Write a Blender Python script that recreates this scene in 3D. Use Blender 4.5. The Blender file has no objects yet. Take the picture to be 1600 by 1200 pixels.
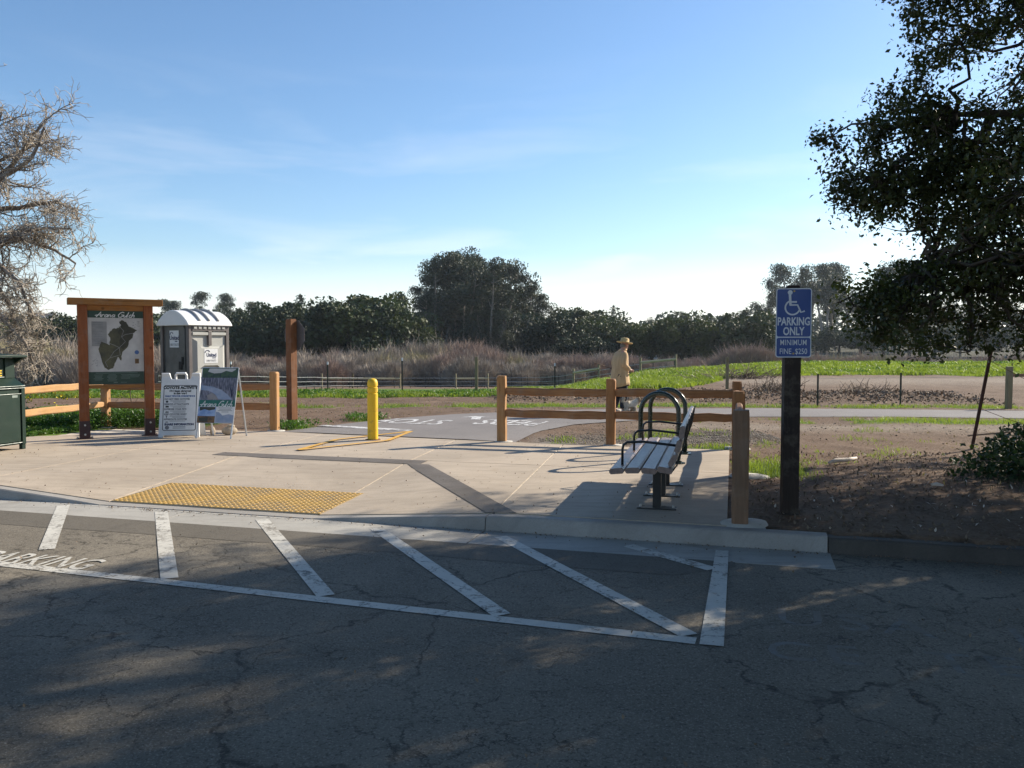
import bpy, bmesh, math, random
import numpy as np
from mathutils import Vector, Matrix

scene = bpy.context.scene
COL = scene.collection
R = math.radians

# ------------------------------------------------------------------ camera
cam_d = bpy.data.cameras.new("camera")
cam = bpy.data.objects.new("camera", cam_d)
COL.objects.link(cam)
cam.location = (0, 0, 1.5)
cam.rotation_euler = (R(90 - 2.663), 0, 0)
cam_d.sensor_width = 36
cam_d.lens = 29.03
cam_d.clip_start = 0.1
cam_d.clip_end = 3000
scene.camera = cam

# ------------------------------------------------------------------ light
SUN_AZ = 57.9      # degrees clockwise from +Y
SUN_EL = 29.0
CLX = 1.9
world = bpy.data.worlds.new("World")
scene.world = world
world.use_nodes = True
nt = world.node_tree
nt.nodes.clear()
wo = nt.nodes.new("ShaderNodeOutputWorld")
bg = nt.nodes.new("ShaderNodeBackground")
bg.inputs["Strength"].default_value = 0.108
sky = nt.nodes.new("ShaderNodeTexSky")
sky.sky_type = 'NISHITA'
sky.sun_disc = False
sky.sun_elevation = R(SUN_EL)
sky.sun_rotation = R(SUN_AZ)
sky.air_density = 1.0
sky.dust_density = 0.35
sky.ozone_density = 3.0
tc = nt.nodes.new("ShaderNodeTexCoord")
mp = nt.nodes.new("ShaderNodeMapping")
mp.inputs["Scale"].default_value = (2.6, 2.6, 13.0)
mp.inputs["Location"].default_value = (CLX, 0.0, 0.0)
n1 = nt.nodes.new("ShaderNodeTexNoise")
n1.inputs["Scale"].default_value = 1.15
n1.inputs["Detail"].default_value = 7
n1.inputs["Roughness"].default_value = 0.55
n1.inputs["Distortion"].default_value = 0.4
rmp = nt.nodes.new("ShaderNodeValToRGB")
rmp.color_ramp.elements[0].position = 0.50
rmp.color_ramp.elements[0].color = (0, 0, 0, 1)
rmp.color_ramp.elements[1].position = 0.70
rmp.color_ramp.elements[1].color = (0.75, 0.75, 0.75, 1)
sep = nt.nodes.new("ShaderNodeSeparateXYZ")
band = nt.nodes.new("ShaderNodeValToRGB")     # thin wisps only low over the land, all the way round
els = band.color_ramp.elements
els[0].position = 0.04; els[0].color = (1, 1, 1, 1)
els[1].position = 0.13; els[1].color = (0.35, 0.35, 0.35, 1)
be = els.new(0.33); be.color = (0, 0, 0, 1)
mul = nt.nodes.new("ShaderNodeMath"); mul.operation = 'MULTIPLY'
mix = nt.nodes.new("ShaderNodeMixRGB")
mix.inputs[2].default_value = (7.6, 7.5, 7.5, 1)
L = nt.links.new
L(tc.outputs["Generated"], mp.inputs["Vector"])
L(mp.outputs["Vector"], n1.inputs["Vector"])
L(n1.outputs["Fac"], rmp.inputs["Fac"])
L(tc.outputs["Generated"], sep.inputs[0])
L(sep.outputs["Z"], band.inputs["Fac"])
L(rmp.outputs["Color"], mul.inputs[0])
L(band.outputs["Color"], mul.inputs[1])
low = nt.nodes.new("ShaderNodeValToRGB")      # pale milky band along the whole horizon
le = low.color_ramp.elements
le[0].position = 0.0; le[0].color = (0.85, 0.85, 0.85, 1)
le[1].position = 0.11; le[1].color = (0, 0, 0, 1)
mx = nt.nodes.new("ShaderNodeMath"); mx.operation = 'MAXIMUM'
L(sep.outputs["Z"], low.inputs["Fac"]); L(low.outputs["Color"], mx.inputs[0]); L(mul.outputs[0], mx.inputs[1])
L(mx.outputs[0], mix.inputs[0])
hsv = nt.nodes.new("ShaderNodeHueSaturation")
hsv.inputs["Saturation"].default_value = 1.10
L(sky.outputs["Color"], hsv.inputs["Color"])
L(hsv.outputs["Color"], mix.inputs[1])
L(mix.outputs[0], bg.inputs["Color"])
L(bg.outputs[0], wo.inputs["Surface"])

sun_d = bpy.data.lights.new("sun", 'SUN')
sun_d.energy = 5.0
sun_d.angle = R(0.53)
sun_d.color = (1.0, 0.90, 0.74)
sun = bpy.data.objects.new("sun", sun_d)
COL.objects.link(sun)
sdir = Vector((math.sin(R(SUN_AZ)) * math.cos(R(SUN_EL)), math.cos(R(SUN_AZ)) * math.cos(R(SUN_EL)), math.sin(R(SUN_EL))))
sun.rotation_euler = sdir.to_track_quat('Z', 'Y').to_euler()
sun.location = sdir * 60

vs = scene.view_settings
vs.view_transform = 'Standard'
vs.look = 'None'
vs.gamma = 1
vs.use_curve_mapping = False
vs.exposure = 0.70
scene.cycles.max_bounces = 6
scene.cycles.volume_bounces = 0
scene.cycles.transparent_max_bounces = 6

# ------------------------------------------------------------------ helpers
def link(o, parent=None):
    COL.objects.link(o)
    if parent is not None:
        o.parent = parent
    return o

def tag(o, label=None, cat=None, group=None, kind=None):
    if label: o["label"] = label
    if cat: o["category"] = cat
    if group: o["group"] = group
    if kind: o["kind"] = kind
    return o

def thing(name, label, cat, loc=(0, 0, 0), rz=0.0, group=None):
    o = bpy.data.objects.new(name, None)
    o.empty_display_size = 0.2
    o.location = loc
    o.rotation_euler = (0, 0, rz)
    link(o)
    return tag(o, label, cat, group)

def copy_tree(o, parent=None):
    c = o.copy()
    COL.objects.link(c)
    c.parent = parent
    for ch in list(o.children):
        copy_tree(ch, c)
    return c

def rotm(rx=0, ry=0, rz=0):
    return Matrix.Rotation(rz, 3, 'Z') @ Matrix.Rotation(ry, 3, 'Y') @ Matrix.Rotation(rx, 3, 'X')

class MB:
    def __init__(s):
        s.v = []; s.f = []
    def add(s, vs_, fs_, M=None):
        b = len(s.v)
        for p in vs_:
            p = Vector(p)
            if M is not None: p = M @ p
            s.v.append(p[:])
        for f in fs_:
            s.f.append(tuple(i + b for i in f))
        return s
    def box(s, c, d, rot=None):
        x, y, z = d[0] / 2, d[1] / 2, d[2] / 2
        P = [(-x, -y, -z), (x, -y, -z), (x, y, -z), (-x, y, -z), (-x, -y, z), (x, -y, z), (x, y, z), (-x, y, z)]
        M = Matrix.Translation(c)
        if rot is not None: M = M @ rot.to_4x4()
        return s.add(P, [(3, 2, 1, 0), (4, 5, 6, 7), (0, 1, 5, 4), (1, 2, 6, 5), (2, 3, 7, 6), (3, 0, 4, 7)], M)
    def hexa(s, bottom, top):
        """bottom and top: four points each, counter-clockwise from above"""
        return s.add(list(bottom) + list(top), [(3, 2, 1, 0), (4, 5, 6, 7), (0, 1, 5, 4), (1, 2, 6, 5), (2, 3, 7, 6), (3, 0, 4, 7)])
    def tube(s, pts, r, n=8, cap=True):
        pts = [Vector(p) for p in pts]
        rs = r if isinstance(r, (list, tuple)) else [r] * len(pts)
        b = len(s.v)
        up = None
        for i, p in enumerate(pts):
            t = (pts[min(i + 1, len(pts) - 1)] - pts[max(i - 1, 0)]).normalized()
            if up is None:
                up = Vector((0, 0, 1)) if abs(t.z) < 0.9 else Vector((1, 0, 0))
            a = (up - t * up.dot(t)).normalized()
            up = a
            c = t.cross(a)
            for k in range(n):
                w = 2 * math.pi * k / n
                s.v.append((p + (a * math.cos(w) + c * math.sin(w)) * rs[i])[:])
        for i in range(len(pts) - 1):
            for k in range(n):
                k2 = (k + 1) % n
                s.f.append((b + i * n + k, b + i * n + k2, b + (i + 1) * n + k2, b + (i + 1) * n + k))
        if cap:
            s.f.append(tuple(b + k for k in reversed(range(n))))
            e = b + (len(pts) - 1) * n
            s.f.append(tuple(e + k for k in range(n)))
        return s
    def prism(s, poly, z0, z1, M=None):
        """2-D polygon (counter-clockwise) extruded z0..z1"""
        n = len(poly)
        P = [(x, y, z0) for x, y in poly] + [(x, y, z1) for x, y in poly]
        F = [tuple(reversed(range(n))), tuple(range(n, 2 * n))]
        F += [(i, (i + 1) % n, n + (i + 1) % n, n + i) for i in range(n)]
        return s.add(P, F, M)
    def lathe(s, prof, n=24, M=None):
        P = []; F = []
        for r, z in prof:
            for k in range(n):
                w = 2 * math.pi * k / n
                P.append((r * math.cos(w), r * math.sin(w), z))
        for i in range(len(prof) - 1):
            for k in range(n):
                k2 = (k + 1) % n
                F.append((i * n + k, i * n + k2, (i + 1) * n + k2, (i + 1) * n + k))
        F.append(tuple(reversed(range(n))))
        F.append(tuple((len(prof) - 1) * n + k for k in range(n)))
        return s.add(P, F, M)
    def ball(s, c, r, n=8):
        sx, sy, sz = r if isinstance(r, (tuple, list)) else (r, r, r)
        prof = [(math.cos(R(a)), math.sin(R(a))) for a in np.linspace(-80, 80, n)]
        M = Matrix.Translation(c) @ Matrix.Diagonal((sx, sy, sz, 1))
        return s.lathe(prof, n + 2, M)
    def mesh(s, name):
        me = bpy.data.meshes.new(name)
        me.from_pydata(s.v, [], s.f)
        me.update()
        return me
    def build(s, name, mat, parent=None, bev=0.0, smooth=False, seg=2):
        me = s.mesh(name)
        if mat is not None: me.materials.append(mat)
        if smooth:
            me.polygons.foreach_set("use_smooth", [True] * len(me.polygons))
        o = link(bpy.data.objects.new(name, me), parent)
        if bev:
            m = o.modifiers.new("bevel", 'BEVEL'); m.width = bev; m.segments = seg; m.limit_method = 'ANGLE'; m.angle_limit = R(40)
        return o

def np_mesh(name, V, F, mat, parent=None, smooth=False, attr=None):
    """V (N,3), F (M,k) arrays -> object"""
    V = np.asarray(V, dtype=np.float32); F = np.asarray(F, dtype=np.int32)
    me = bpy.data.meshes.new(name)
    me.vertices.add(len(V)); me.vertices.foreach_set("co", V.ravel())
    k = F.shape[1]
    me.loops.add(F.size); me.loops.foreach_set("vertex_index", F.ravel())
    me.polygons.add(len(F))
    me.polygons.foreach_set("loop_start", np.arange(0, F.size, k, dtype=np.int32))
    me.polygons.foreach_set("loop_total", np.full(len(F), k, dtype=np.int32))
    if smooth: me.polygons.foreach_set("use_smooth", np.ones(len(F), dtype=bool))
    me.update(calc_edges=True)
    if attr:
        for nm, dat in attr.items():
            a = me.attributes.new(nm, 'FLOAT', 'POINT'); a.data.foreach_set("value", np.asarray(dat, dtype=np.float32))
    if mat is not None: me.materials.append(mat)
    return link(bpy.data.objects.new(name, me), parent)

# ------------------------------------------------------------------ numpy noise
_rng0 = np.random.RandomState(7)
_tab = _rng0.rand(256, 256)
def vnoise(x, y, s=1.0, o=0):
    x = np.asarray(x) / s + 13.7 * (o + 1); y = np.asarray(y) / s + 7.3 * (o + 1)
    xi = np.floor(x).astype(int); yi = np.floor(y).astype(int)
    fx = x - xi; fy = y - yi
    fx = fx * fx * (3 - 2 * fx); fy = fy * fy * (3 - 2 * fy)
    g = lambda a, b: _tab[a & 255, b & 255]
    return (g(xi, yi) * (1 - fx) + g(xi + 1, yi) * fx) * (1 - fy) + (g(xi, yi + 1) * (1 - fx) + g(xi + 1, yi + 1) * fx) * fy
def fbm(x, y, s=1.0, o=0, n=4):
    t = 0; a = 1; w = 0
    for i in range(n):
        t = t + a * vnoise(x, y, s / 2 ** i, o + i); w += a; a *= 0.55
    return t / w
def inpoly(x, y, poly):
    x = np.asarray(x); y = np.asarray(y)
    r = np.zeros(x.shape, bool)
    n = len(poly)
    for i in range(n):
        x1, y1 = poly[i]; x2, y2 = poly[(i + 1) % n]
        c = ((y1 > y) != (y2 > y)) & (x < (x2 - x1) * (y - y1) / ((y2 - y1) or 1e-9) + x1)
        r ^= c
    return r
def smooth01(t):
    t = np.clip(t, 0, 1); return t * t * (3 - 2 * t)

# ------------------------------------------------------------------ materials
def new_mat(name):
    m = bpy.data.materials.new(name); m.use_nodes = True
    t = m.node_tree
    return m, t, t.nodes["Principled BSDF"]
def N(t, kind, **kw):
    n = t.nodes.new(kind)
    for k, v in kw.items():
        if k in n.inputs.keys(): n.inputs[k].default_value = v
        else: setattr(n, k, v)
    return n
def c4(c): return (c[0], c[1], c[2], 1)
def coords(t, scale=(1, 1, 1), rot=(0, 0, 0)):
    a = N(t, "ShaderNodeTexCoord"); m = N(t, "ShaderNodeMapping")
    m.inputs["Scale"].default_value = scale
    m.inputs["Rotation"].default_value = rot
    t.links.new(a.outputs["Object"], m.inputs["Vector"])
    return m.outputs["Vector"]
def noise(t, vec, scale, detail=5, rough=0.6, dist=0.0):
    n = N(t, "ShaderNodeTexNoise")
    n.inputs["Scale"].default_value = scale; n.inputs["Detail"].default_value = detail
    n.inputs["Roughness"].default_value = rough; n.inputs["Distortion"].default_value = dist
    t.links.new(vec, n.inputs["Vector"])
    return n.outputs["Fac"]
def ramp(t, fac, stops):
    n = N(t, "ShaderNodeValToRGB"); e = n.color_ramp.elements
    while len(e) < len(stops): e.new(0.5)
    for i, (p, c) in enumerate(stops):
        e[i].position = p; e[i].color = c4(c) if len(c) == 3 else c
    t.links.new(fac, n.inputs["Fac"])
    return n.outputs["Color"]
def g(v): return (v, v, v)
def mixc(t, fac, a, b, mode='MIX'):
    n = N(t, "ShaderNodeMixRGB"); n.blend_type = mode
    for i, s in ((0, fac), (1, a), (2, b)):
        if hasattr(s, "is_linked") or hasattr(s, "links"): t.links.new(s, n.inputs[i])
        elif i == 0: n.inputs[0].default_value = s
        else: n.inputs[i].default_value = c4(s)
    return n.outputs[0]
def bump(t, b, height, strength=0.3, dist=0.01):
    n = N(t, "ShaderNodeBump"); n.inputs["Strength"].default_value = strength; n.inputs["Distance"].default_value = dist
    t.links.new(height, n.inputs["Height"])
    t.links.new(n.outputs[0], b.inputs["Normal"])

def mat(name, col, rough=0.6, col2=None, scale=6.0, metal=0.0, bmp=0.0, bscale=60.0, stretch=(1, 1, 1), lo=0.35, hi=0.68, spec=0.5):
    """plain material: two-tone noise, fine relief"""
    m, t, b = new_mat(name)
    v = coords(t, stretch)
    c2 = col2 or tuple(x * 0.72 for x in col)
    L_ = t.links.new
    L_(ramp(t, noise(t, v, scale, 6), [(lo, c2), (hi, col)]), b.inputs["Base Color"])
    L_(ramp(t, noise(t, v, scale * 2.3, 4), [(0.3, g(max(0.05, rough - 0.1))), (0.7, g(min(1, rough + 0.1)))]), b.inputs["Roughness"])
    b.inputs["Metallic"].default_value = metal
    b.inputs["Specular IOR Level"].default_value = spec
    if bmp: bump(t, b, noise(t, v, bscale, 5), bmp, 0.01)
    return m

def wood(name, col, col2, axis='Z', rough=0.75, knots=True):
    m, t, b = new_mat(name)
    s = {'X': (1.2, 16, 16), 'Y': (16, 1.2, 16), 'Z': (16, 16, 1.2)}[axis]
    v = coords(t, s)
    gr = noise(t, v, 2.2, 8, 0.65, 0.6)
    v2 = coords(t, (1, 1, 1))
    big = noise(t, v2, 2.3, 4)
    c = ramp(t, gr, [(0.3, col2), (0.5, tuple((a + b_) / 2 for a, b_ in zip(col, col2))), (0.68, col)])
    c = mixc(t, ramp(t, big, [(0.35, g(0.0)), (0.7, g(0.45))]), c, tuple(x * 0.6 for x in col2))
    s2 = {'X': (0.5, 26, 26), 'Y': (26, 0.5, 26), 'Z': (26, 26, 0.5)}[axis]
    chk = noise(t, coords(t, s2), 1.6, 5, 0.6, 0.3)                    # drying checks along the grain
    c = mixc(t, ramp(t, chk, [(0.30, g(0.8)), (0.38, g(0))]), c, tuple(x * 0.25 for x in col2))
    kn = N(t, "ShaderNodeTexVoronoi"); kn.inputs["Scale"].default_value = 3.2
    t.links.new(v2, kn.inputs["Vector"])
    c = mixc(t, ramp(t, kn.outputs["Distance"], [(0.05, g(0.75)), (0.11, g(0))]), c, tuple(x * 0.35 for x in col2))
    wz = noise(t, v2, 5.0, 6, 0.7)
    c = mixc(t, ramp(t, wz, [(0.50, g(0)), (0.75, g(0.4))]), c, (0.26, 0.22, 0.18))
    t.links.new(c, b.inputs["Base Color"])
    b.inputs["Roughness"].default_value = rough
    b.inputs["Specular IOR Level"].default_value = 0.3
    bump(t, b, mixc(t, 0.4, gr, chk), 0.45, 0.008)
    return m

def leafmat(name, col, col2, trans=0.25, rough=0.5, var=1.5, tint=None):
    m, t, b = new_mat(name)
    v = coords(t)
    c = ramp(t, noise(t, v, var, 3), [(0.3, col2), (0.7, col)])
    if tint:                                   # each tree its own shade of green
        oi = N(t, "ShaderNodeObjectInfo")
        c = mixc(t, 1.0, c, ramp(t, oi.outputs["Random"], [(0.0, tint[0]), (0.5, (1, 1, 1)), (1.0, tint[1])]), 'MULTIPLY')
    t.links.new(c, b.inputs["Base Color"])
    b.inputs["Roughness"].default_value = rough
    b.inputs["Specular IOR Level"].default_value = 0.35
    tr = N(t, "ShaderNodeBsdfTranslucent"); mx = N(t, "ShaderNodeMixShader")
    mx.inputs[0].default_value = trans
    bright = mixc(t, 1.0, c, (1.5, 1.6, 0.8), 'MULTIPLY')
    t.links.new(bright, tr.inputs["Color"])
    out = t.nodes["Material Output"]
    t.links.new(b.outputs[0], mx.inputs[1]); t.links.new(tr.outputs[0], mx.inputs[2]); t.links.new(mx.outputs[0], out.inputs["Surface"])
    return m

def cracks(t, v):
    """mask of a crack network in the asphalt: long wandering cracks and patches of fine crazing"""
    Lk = t.links.new
    dn = N(t, "ShaderNodeTexNoise"); dn.inputs["Scale"].default_value = 3.1; dn.inputs["Detail"].default_value = 7; dn.inputs["Roughness"].default_value = 0.65
    Lk(v, dn.inputs["Vector"])
    ad = N(t, "ShaderNodeVectorMath"); ad.operation = 'MULTIPLY_ADD'
    ad.inputs[1].default_value = (0.5, 0.5, 0.0)
    Lk(dn.outputs["Color"], ad.inputs[0]); Lk(v, ad.inputs[2])
    prev = None
    for sc, w0, w1, gs, lo, hi in ((0.55, 0.0026, 0.0070, 0.8, 0.35, 0.47), (1.5, 0.003, 0.010, 0.6, 0.44, 0.54), (4.2, 0.006, 0.022, 0.5, 0.47, 0.58)):
        vo = N(t, "ShaderNodeTexVoronoi"); vo.feature = 'DISTANCE_TO_EDGE'; vo.inputs["Scale"].default_value = sc
        Lk(ad.outputs[0], vo.inputs["Vector"])
        ln = ramp(t, vo.outputs["Distance"], [(w0, g(1)), (w1, g(0))])
        ln = mixc(t, 1.0, ln, ramp(t, noise(t, v, gs, 4), [(lo, g(0)), (hi, g(1))]), 'MULTIPLY')
        ln = mixc(t, 1.0, ln, ramp(t, noise(t, v, 11, 4), [(0.36, g(0.15)), (0.56, g(1))]), 'MULTIPLY')
        prev = ln if prev is None else mixc(t, 1.0, prev, ln, 'LIGHTEN')
    return prev

# asphalt with a fine crack network, aggregate speckle and broad worn patches
def asphalt(name, dark, light, crack=1.0, agg=(0.42, 0.375, 0.31)):
    m, t, b = new_mat(name)
    v = coords(t)
    Lk = t.links.new
    big = noise(t, v, 0.55, 5, 0.6, 0.5)
    c = ramp(t, big, [(0.3, dark), (0.7, light)])
    fine = noise(t, v, 95, 3, 0.7)
    c = mixc(t, ramp(t, fine, [(0.52, g(0)), (0.72, g(0.75))]), c, agg)
    c = mixc(t, ramp(t, noise(t, v, 60, 2), [(0.3, g(0.7)), (0.45, g(0))]), c, tuple(x * 0.4 for x in dark))
    st = noise(t, v, 1.7, 6, 0.7, 1.2)
    c = mixc(t, ramp(t, st, [(0.56, g(0)), (0.78, g(0.45))]), c, tuple(x * 0.55 for x in dark))
    hgt = fine
    if crack:
        prev = cracks(t, v)
        amt = mixc(t, 1.0, prev, g(0.8 * crack), 'MULTIPLY')
        c = mixc(t, amt, c, (0.030, 0.026, 0.022))
        hgt = mixc(t, prev, fine, (-1.5, -1.5, -1.5))
    Lk(c, b.inputs["Base Color"])
    b.inputs["Roughness"].default_value = 0.85
    b.inputs["Specular IOR Level"].default_value = 0.25
    bump(t, b, hgt, 0.55, 0.006)
    return m

def concrete(name, col, col2, stain=(0.24, 0.19, 0.13), rough=0.85):
    m, t, b = new_mat(name)
    v = coords(t)
    big = noise(t, v, 0.7, 6, 0.6, 0.6)
    c = ramp(t, big, [(0.36, col2), (0.60, col)])
    streak = noise(t, coords(t, (1.0, 5.0, 1.0), (0, 0, R(16))), 1.6, 6, 0.65, 0.8)
    c = mixc(t, ramp(t, streak, [(0.46, g(0)), (0.78, g(0.6))]), c, tuple(x * 0.66 for x in col2))
    spots = noise(t, v, 2.3, 8, 0.75, 1.5)
    c = mixc(t, ramp(t, spots, [(0.58, g(0)), (0.74, g(0.6))]), c, stain)
    fine = noise(t, v, 70, 4, 0.7)
    c = mixc(t, ramp(t, fine, [(0.3, g(0.25)), (0.55, g(0))]), c, tuple(x * 0.5 for x in col2))
    t.links.new(c, b.inputs["Base Color"])
    b.inputs["Roughness"].default_value = rough
    b.inputs["Specular IOR Level"].default_value = 0.3
    bump(t, b, fine, 0.25, 0.004)
    return m

def paint(name, col, under, wear=0.55, scale=7.0, cracked=True):
    """road paint worn down to what lies below"""
    m, t, b = new_mat(name)
    v = coords(t)
    w = noise(t, v, scale, 8, 0.72, 0.8)
    w2 = noise(t, v, scale * 7, 4, 0.7)
    ww = mixc(t, 0.4, w, w2)
    big = noise(t, v, 0.9, 3)
    ww = mixc(t, 0.25, ww, big)
    c0 = ramp(t, noise(t, v, 3.0, 5), [(0.3, tuple(x * 0.8 for x in col)), (0.7, col)])
    c = mixc(t, ramp(t, ww, [(wear, g(0)), (wear + 0.05, g(0.92))]), c0, under)
    if cracked: c = mixc(t, mixc(t, 1.0, cracks(t, v), g(0.9), 'MULTIPLY'), c, (0.05, 0.044, 0.038))
    t.links.new(c, b.inputs["Base Color"])
    b.inputs["Roughness"].default_value = 0.75
    bump(t, b, w2, 0.3, 0.004)
    return m

MAT = {}
MAT['asphalt'] = asphalt("asphalt_worn", (0.118, 0.102, 0.080), (0.245, 0.215, 0.170))
MAT['asphalt_patch'] = asphalt("asphalt_repair", (0.135, 0.119, 0.096), (0.17, 0.151, 0.123), 0.2, (0.20, 0.18, 0.155))
MAT['asphalt_path'] = asphalt("asphalt_path", (0.195, 0.176, 0.168), (0.25, 0.228, 0.215), 0.0, (0.30, 0.28, 0.26))
MAT['concrete'] = concrete("concrete_plaza", (0.50, 0.418, 0.33), (0.40, 0.333, 0.262), (0.36, 0.26, 0.17))
MAT['concrete_kerb'] = concrete("concrete_kerb", (0.40, 0.375, 0.345), (0.31, 0.29, 0.265))
MAT['concrete_gutter'] = concrete("concrete_gutter", (0.46, 0.44, 0.40), (0.36, 0.34, 0.31))
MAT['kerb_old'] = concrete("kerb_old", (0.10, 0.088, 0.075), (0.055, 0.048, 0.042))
MAT['groove'] = concrete("groove_concrete", (0.34, 0.295, 0.26), (0.27, 0.235, 0.205))
MAT['groove_low'] = concrete("groove_floor", (0.10, 0.088, 0.078), (0.07, 0.062, 0.055))
MAT['joint'] = mat("joint_filler", (0.62, 0.55, 0.45), 0.9, (0.2, 0.17, 0.14), 9, lo=0.3, hi=0.5)
MAT['white_paint'] = paint("white_road_paint", (0.64, 0.615, 0.555), (0.20, 0.175, 0.14), 0.525)
MAT['white_path'] = paint("white_path_paint", (0.80, 0.79, 0.77), (0.22, 0.20, 0.19), 0.475, 7.0, False)
MAT['ghost'] = paint("faded_blue_paint", (0.205, 0.205, 0.195), (0.165, 0.144, 0.114), 0.455, 7.0)
MAT['yellow_line'] = paint("yellow_line_paint", (0.72, 0.40, 0.06), (0.45, 0.38, 0.30), 0.56, 7.0, False)
MAT['tactile'] = mat("tactile_yellow", (0.60, 0.345, 0.07), 0.6, (0.50, 0.30, 0.06), 5, bmp=0.2)
MAT['tactile_floor'] = mat("tactile_floor", (0.46, 0.29, 0.07), 0.7, (0.24, 0.19, 0.12), 3, bmp=0.2)
MAT['blue_path'] = mat("blue_path_paint", (0.06, 0.16, 0.33), 0.7)
MAT['cedar_z'] = wood("cedar_upright", (0.40, 0.20, 0.085), (0.27, 0.125, 0.05), 'Z')
MAT['cedar_x'] = wood("cedar_rail", (0.40, 0.21, 0.095), (0.25, 0.115, 0.05), 'X')
MAT['pale_cedar_x'] = wood("pale_cedar_rail", (0.60, 0.36, 0.17), (0.46, 0.26, 0.11), 'X')
MAT['pale_cedar_z'] = wood("pale_cedar_upright", (0.50, 0.28, 0.12), (0.36, 0.185, 0.075), 'Z')
MAT['redwood_z'] = wood("redwood_upright", (0.36, 0.125, 0.048), (0.24, 0.075, 0.028), 'Z')
MAT['redwood_x'] = wood("redwood_beam", (0.42, 0.20, 0.06), (0.28, 0.12, 0.035), 'X')
MAT['dark_wood_z'] = wood("dark_stained_post", (0.05, 0.034, 0.026), (0.028, 0.019, 0.015), 'Z')
MAT['brown_post_z'] = wood("brown_post", (0.26, 0.115, 0.05), (0.17, 0.07, 0.03), 'Z')
MAT['grey_wood_z'] = wood("greyed_post", (0.30, 0.26, 0.15), (0.2, 0.17, 0.1), 'Z')
MAT['grey_wood_x'] = wood("greyed_rail", (0.55, 0.48, 0.30), (0.42, 0.36, 0.21), 'X')
MAT['old_post_z'] = wood("weathered_post", (0.30, 0.175, 0.105), (0.19, 0.11, 0.066), 'Z')
MAT['shoe'] = mat("painted_steel_shoe", (0.055, 0.022, 0.025), 0.5)
MAT['bolt'] = mat("galvanised_bolt", (0.55, 0.55, 0.54), 0.4, metal=0.9)
MAT['bin_green'] = mat("bin_green", (0.012, 0.032, 0.022), 0.5, (0.009, 0.025, 0.018), 3, bmp=0.05, spec=0.3)
MAT['bin_trim'] = mat("bin_trim", (0.30, 0.36, 0.33), 0.4)
MAT['black'] = mat("black_rubber", (0.01, 0.01, 0.011), 0.7)
MAT['dark_green_metal'] = mat("dark_green_enamel", (0.012, 0.026, 0.021), 0.28, spec=0.6)
MAT['dark_metal'] = mat("dark_bronze_metal", (0.017, 0.018, 0.019), 0.38)
MAT['bench_plank'] = mat("bench_plank", (0.26, 0.175, 0.145), 0.36, (0.18, 0.115, 0.092), 4, stretch=(8, 8, 8), bmp=0.12, bscale=25, spec=0.7)
MAT['yellow'] = mat("bollard_yellow", (0.78, 0.50, 0.015), 0.55, (0.46, 0.29, 0.03), 9, lo=0.30, hi=0.45, bmp=0.15, bscale=30)
MAT['rust'] = mat("rust", (0.16, 0.06, 0.022), 0.9, (0.08, 0.03, 0.014), 14)
MAT['toilet_grey'] = mat("toilet_grey_plastic", (0.47, 0.47, 0.44), 0.5, (0.41, 0.41, 0.385), 2)
MAT['toilet_dark'] = mat("toilet_dark_plastic", (0.125, 0.127, 0.124), 0.5, (0.06, 0.064, 0.062), 2)
MAT['toilet_frame'] = mat("toilet_frame_plastic", (0.16, 0.14, 0.135), 0.5)
MAT['toilet_white'] = mat("toilet_roof_white", (0.80, 0.80, 0.80), 0.45, (0.72, 0.72, 0.72), 2)
MAT['toilet_rib'] = mat("toilet_roof_rib", (0.36, 0.36, 0.37), 0.5)
MAT['white_plastic'] = mat("white_plastic", (0.78, 0.79, 0.80), 0.45, (0.66, 0.67, 0.68), 4)
MAT['print_white'] = mat("print_white", (0.74, 0.75, 0.76), 0.5, (0.70, 0.71, 0.72), 3)
MAT['print_black'] = mat("print_black", (0.02, 0.022, 0.025), 0.5)
MAT['print_grey'] = mat("print_grey", (0.22, 0.23, 0.25), 0.5)
MAT['print_blue'] = mat("print_blue", (0.06, 0.14, 0.36), 0.5)
MAT['print_navy'] = mat("print_navy", (0.02, 0.035, 0.11), 0.5)
MAT['print_green'] = mat("print_green", (0.012, 0.050, 0.035), 0.4)
MAT['print_teal'] = mat("print_teal", (0.012, 0.16, 0.12), 0.45)
MAT['print_text_pale'] = mat("print_pale_text", (0.14, 0.20, 0.18), 0.5)
MAT['print_fog'] = mat("map_background", (0.56, 0.55, 0.53), 0.4, (0.42, 0.41, 0.41), 5)
MAT['map_olive'] = mat("map_land", (0.105, 0.098, 0.048), 0.45, (0.035, 0.036, 0.024), 7)
MAT['map_dark'] = mat("map_woods", (0.022, 0.022, 0.015), 0.45, (0.045, 0.042, 0.026), 10)
MAT['map_box'] = mat("map_key_box", (0.30, 0.30, 0.30), 0.45)
MAT['photo_sky'] = mat("photo_sky", (0.40, 0.52, 0.75), 0.45, (0.16, 0.28, 0.55), 9)
MAT['photo_brown'] = mat("photo_field", (0.24, 0.12, 0.035), 0.45, (0.05, 0.03, 0.015), 12)
MAT['photo_wood'] = mat("photo_woodland", (0.26, 0.26, 0.34), 0.45, (0.05, 0.055, 0.08), 22, stretch=(2, 1, 0.6))
MAT['photo_leaf'] = mat("photo_foliage", (0.05, 0.10, 0.035), 0.45, (0.02, 0.04, 0.03), 20)
MAT['photo_path'] = mat("photo_path", (0.30, 0.28, 0.29), 0.45)
MAT['photo_water'] = mat("photo_pale_blue", (0.20, 0.28, 0.42), 0.45, (0.34, 0.38, 0.50), 8)
MAT['alu'] = mat("aluminium_leg", (0.50, 0.52, 0.56), 0.35, metal=0.4)
MAT['sack'] = mat("sandbag_cloth", (0.40, 0.33, 0.25), 0.9, bmp=0.4, bscale=25)
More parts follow.
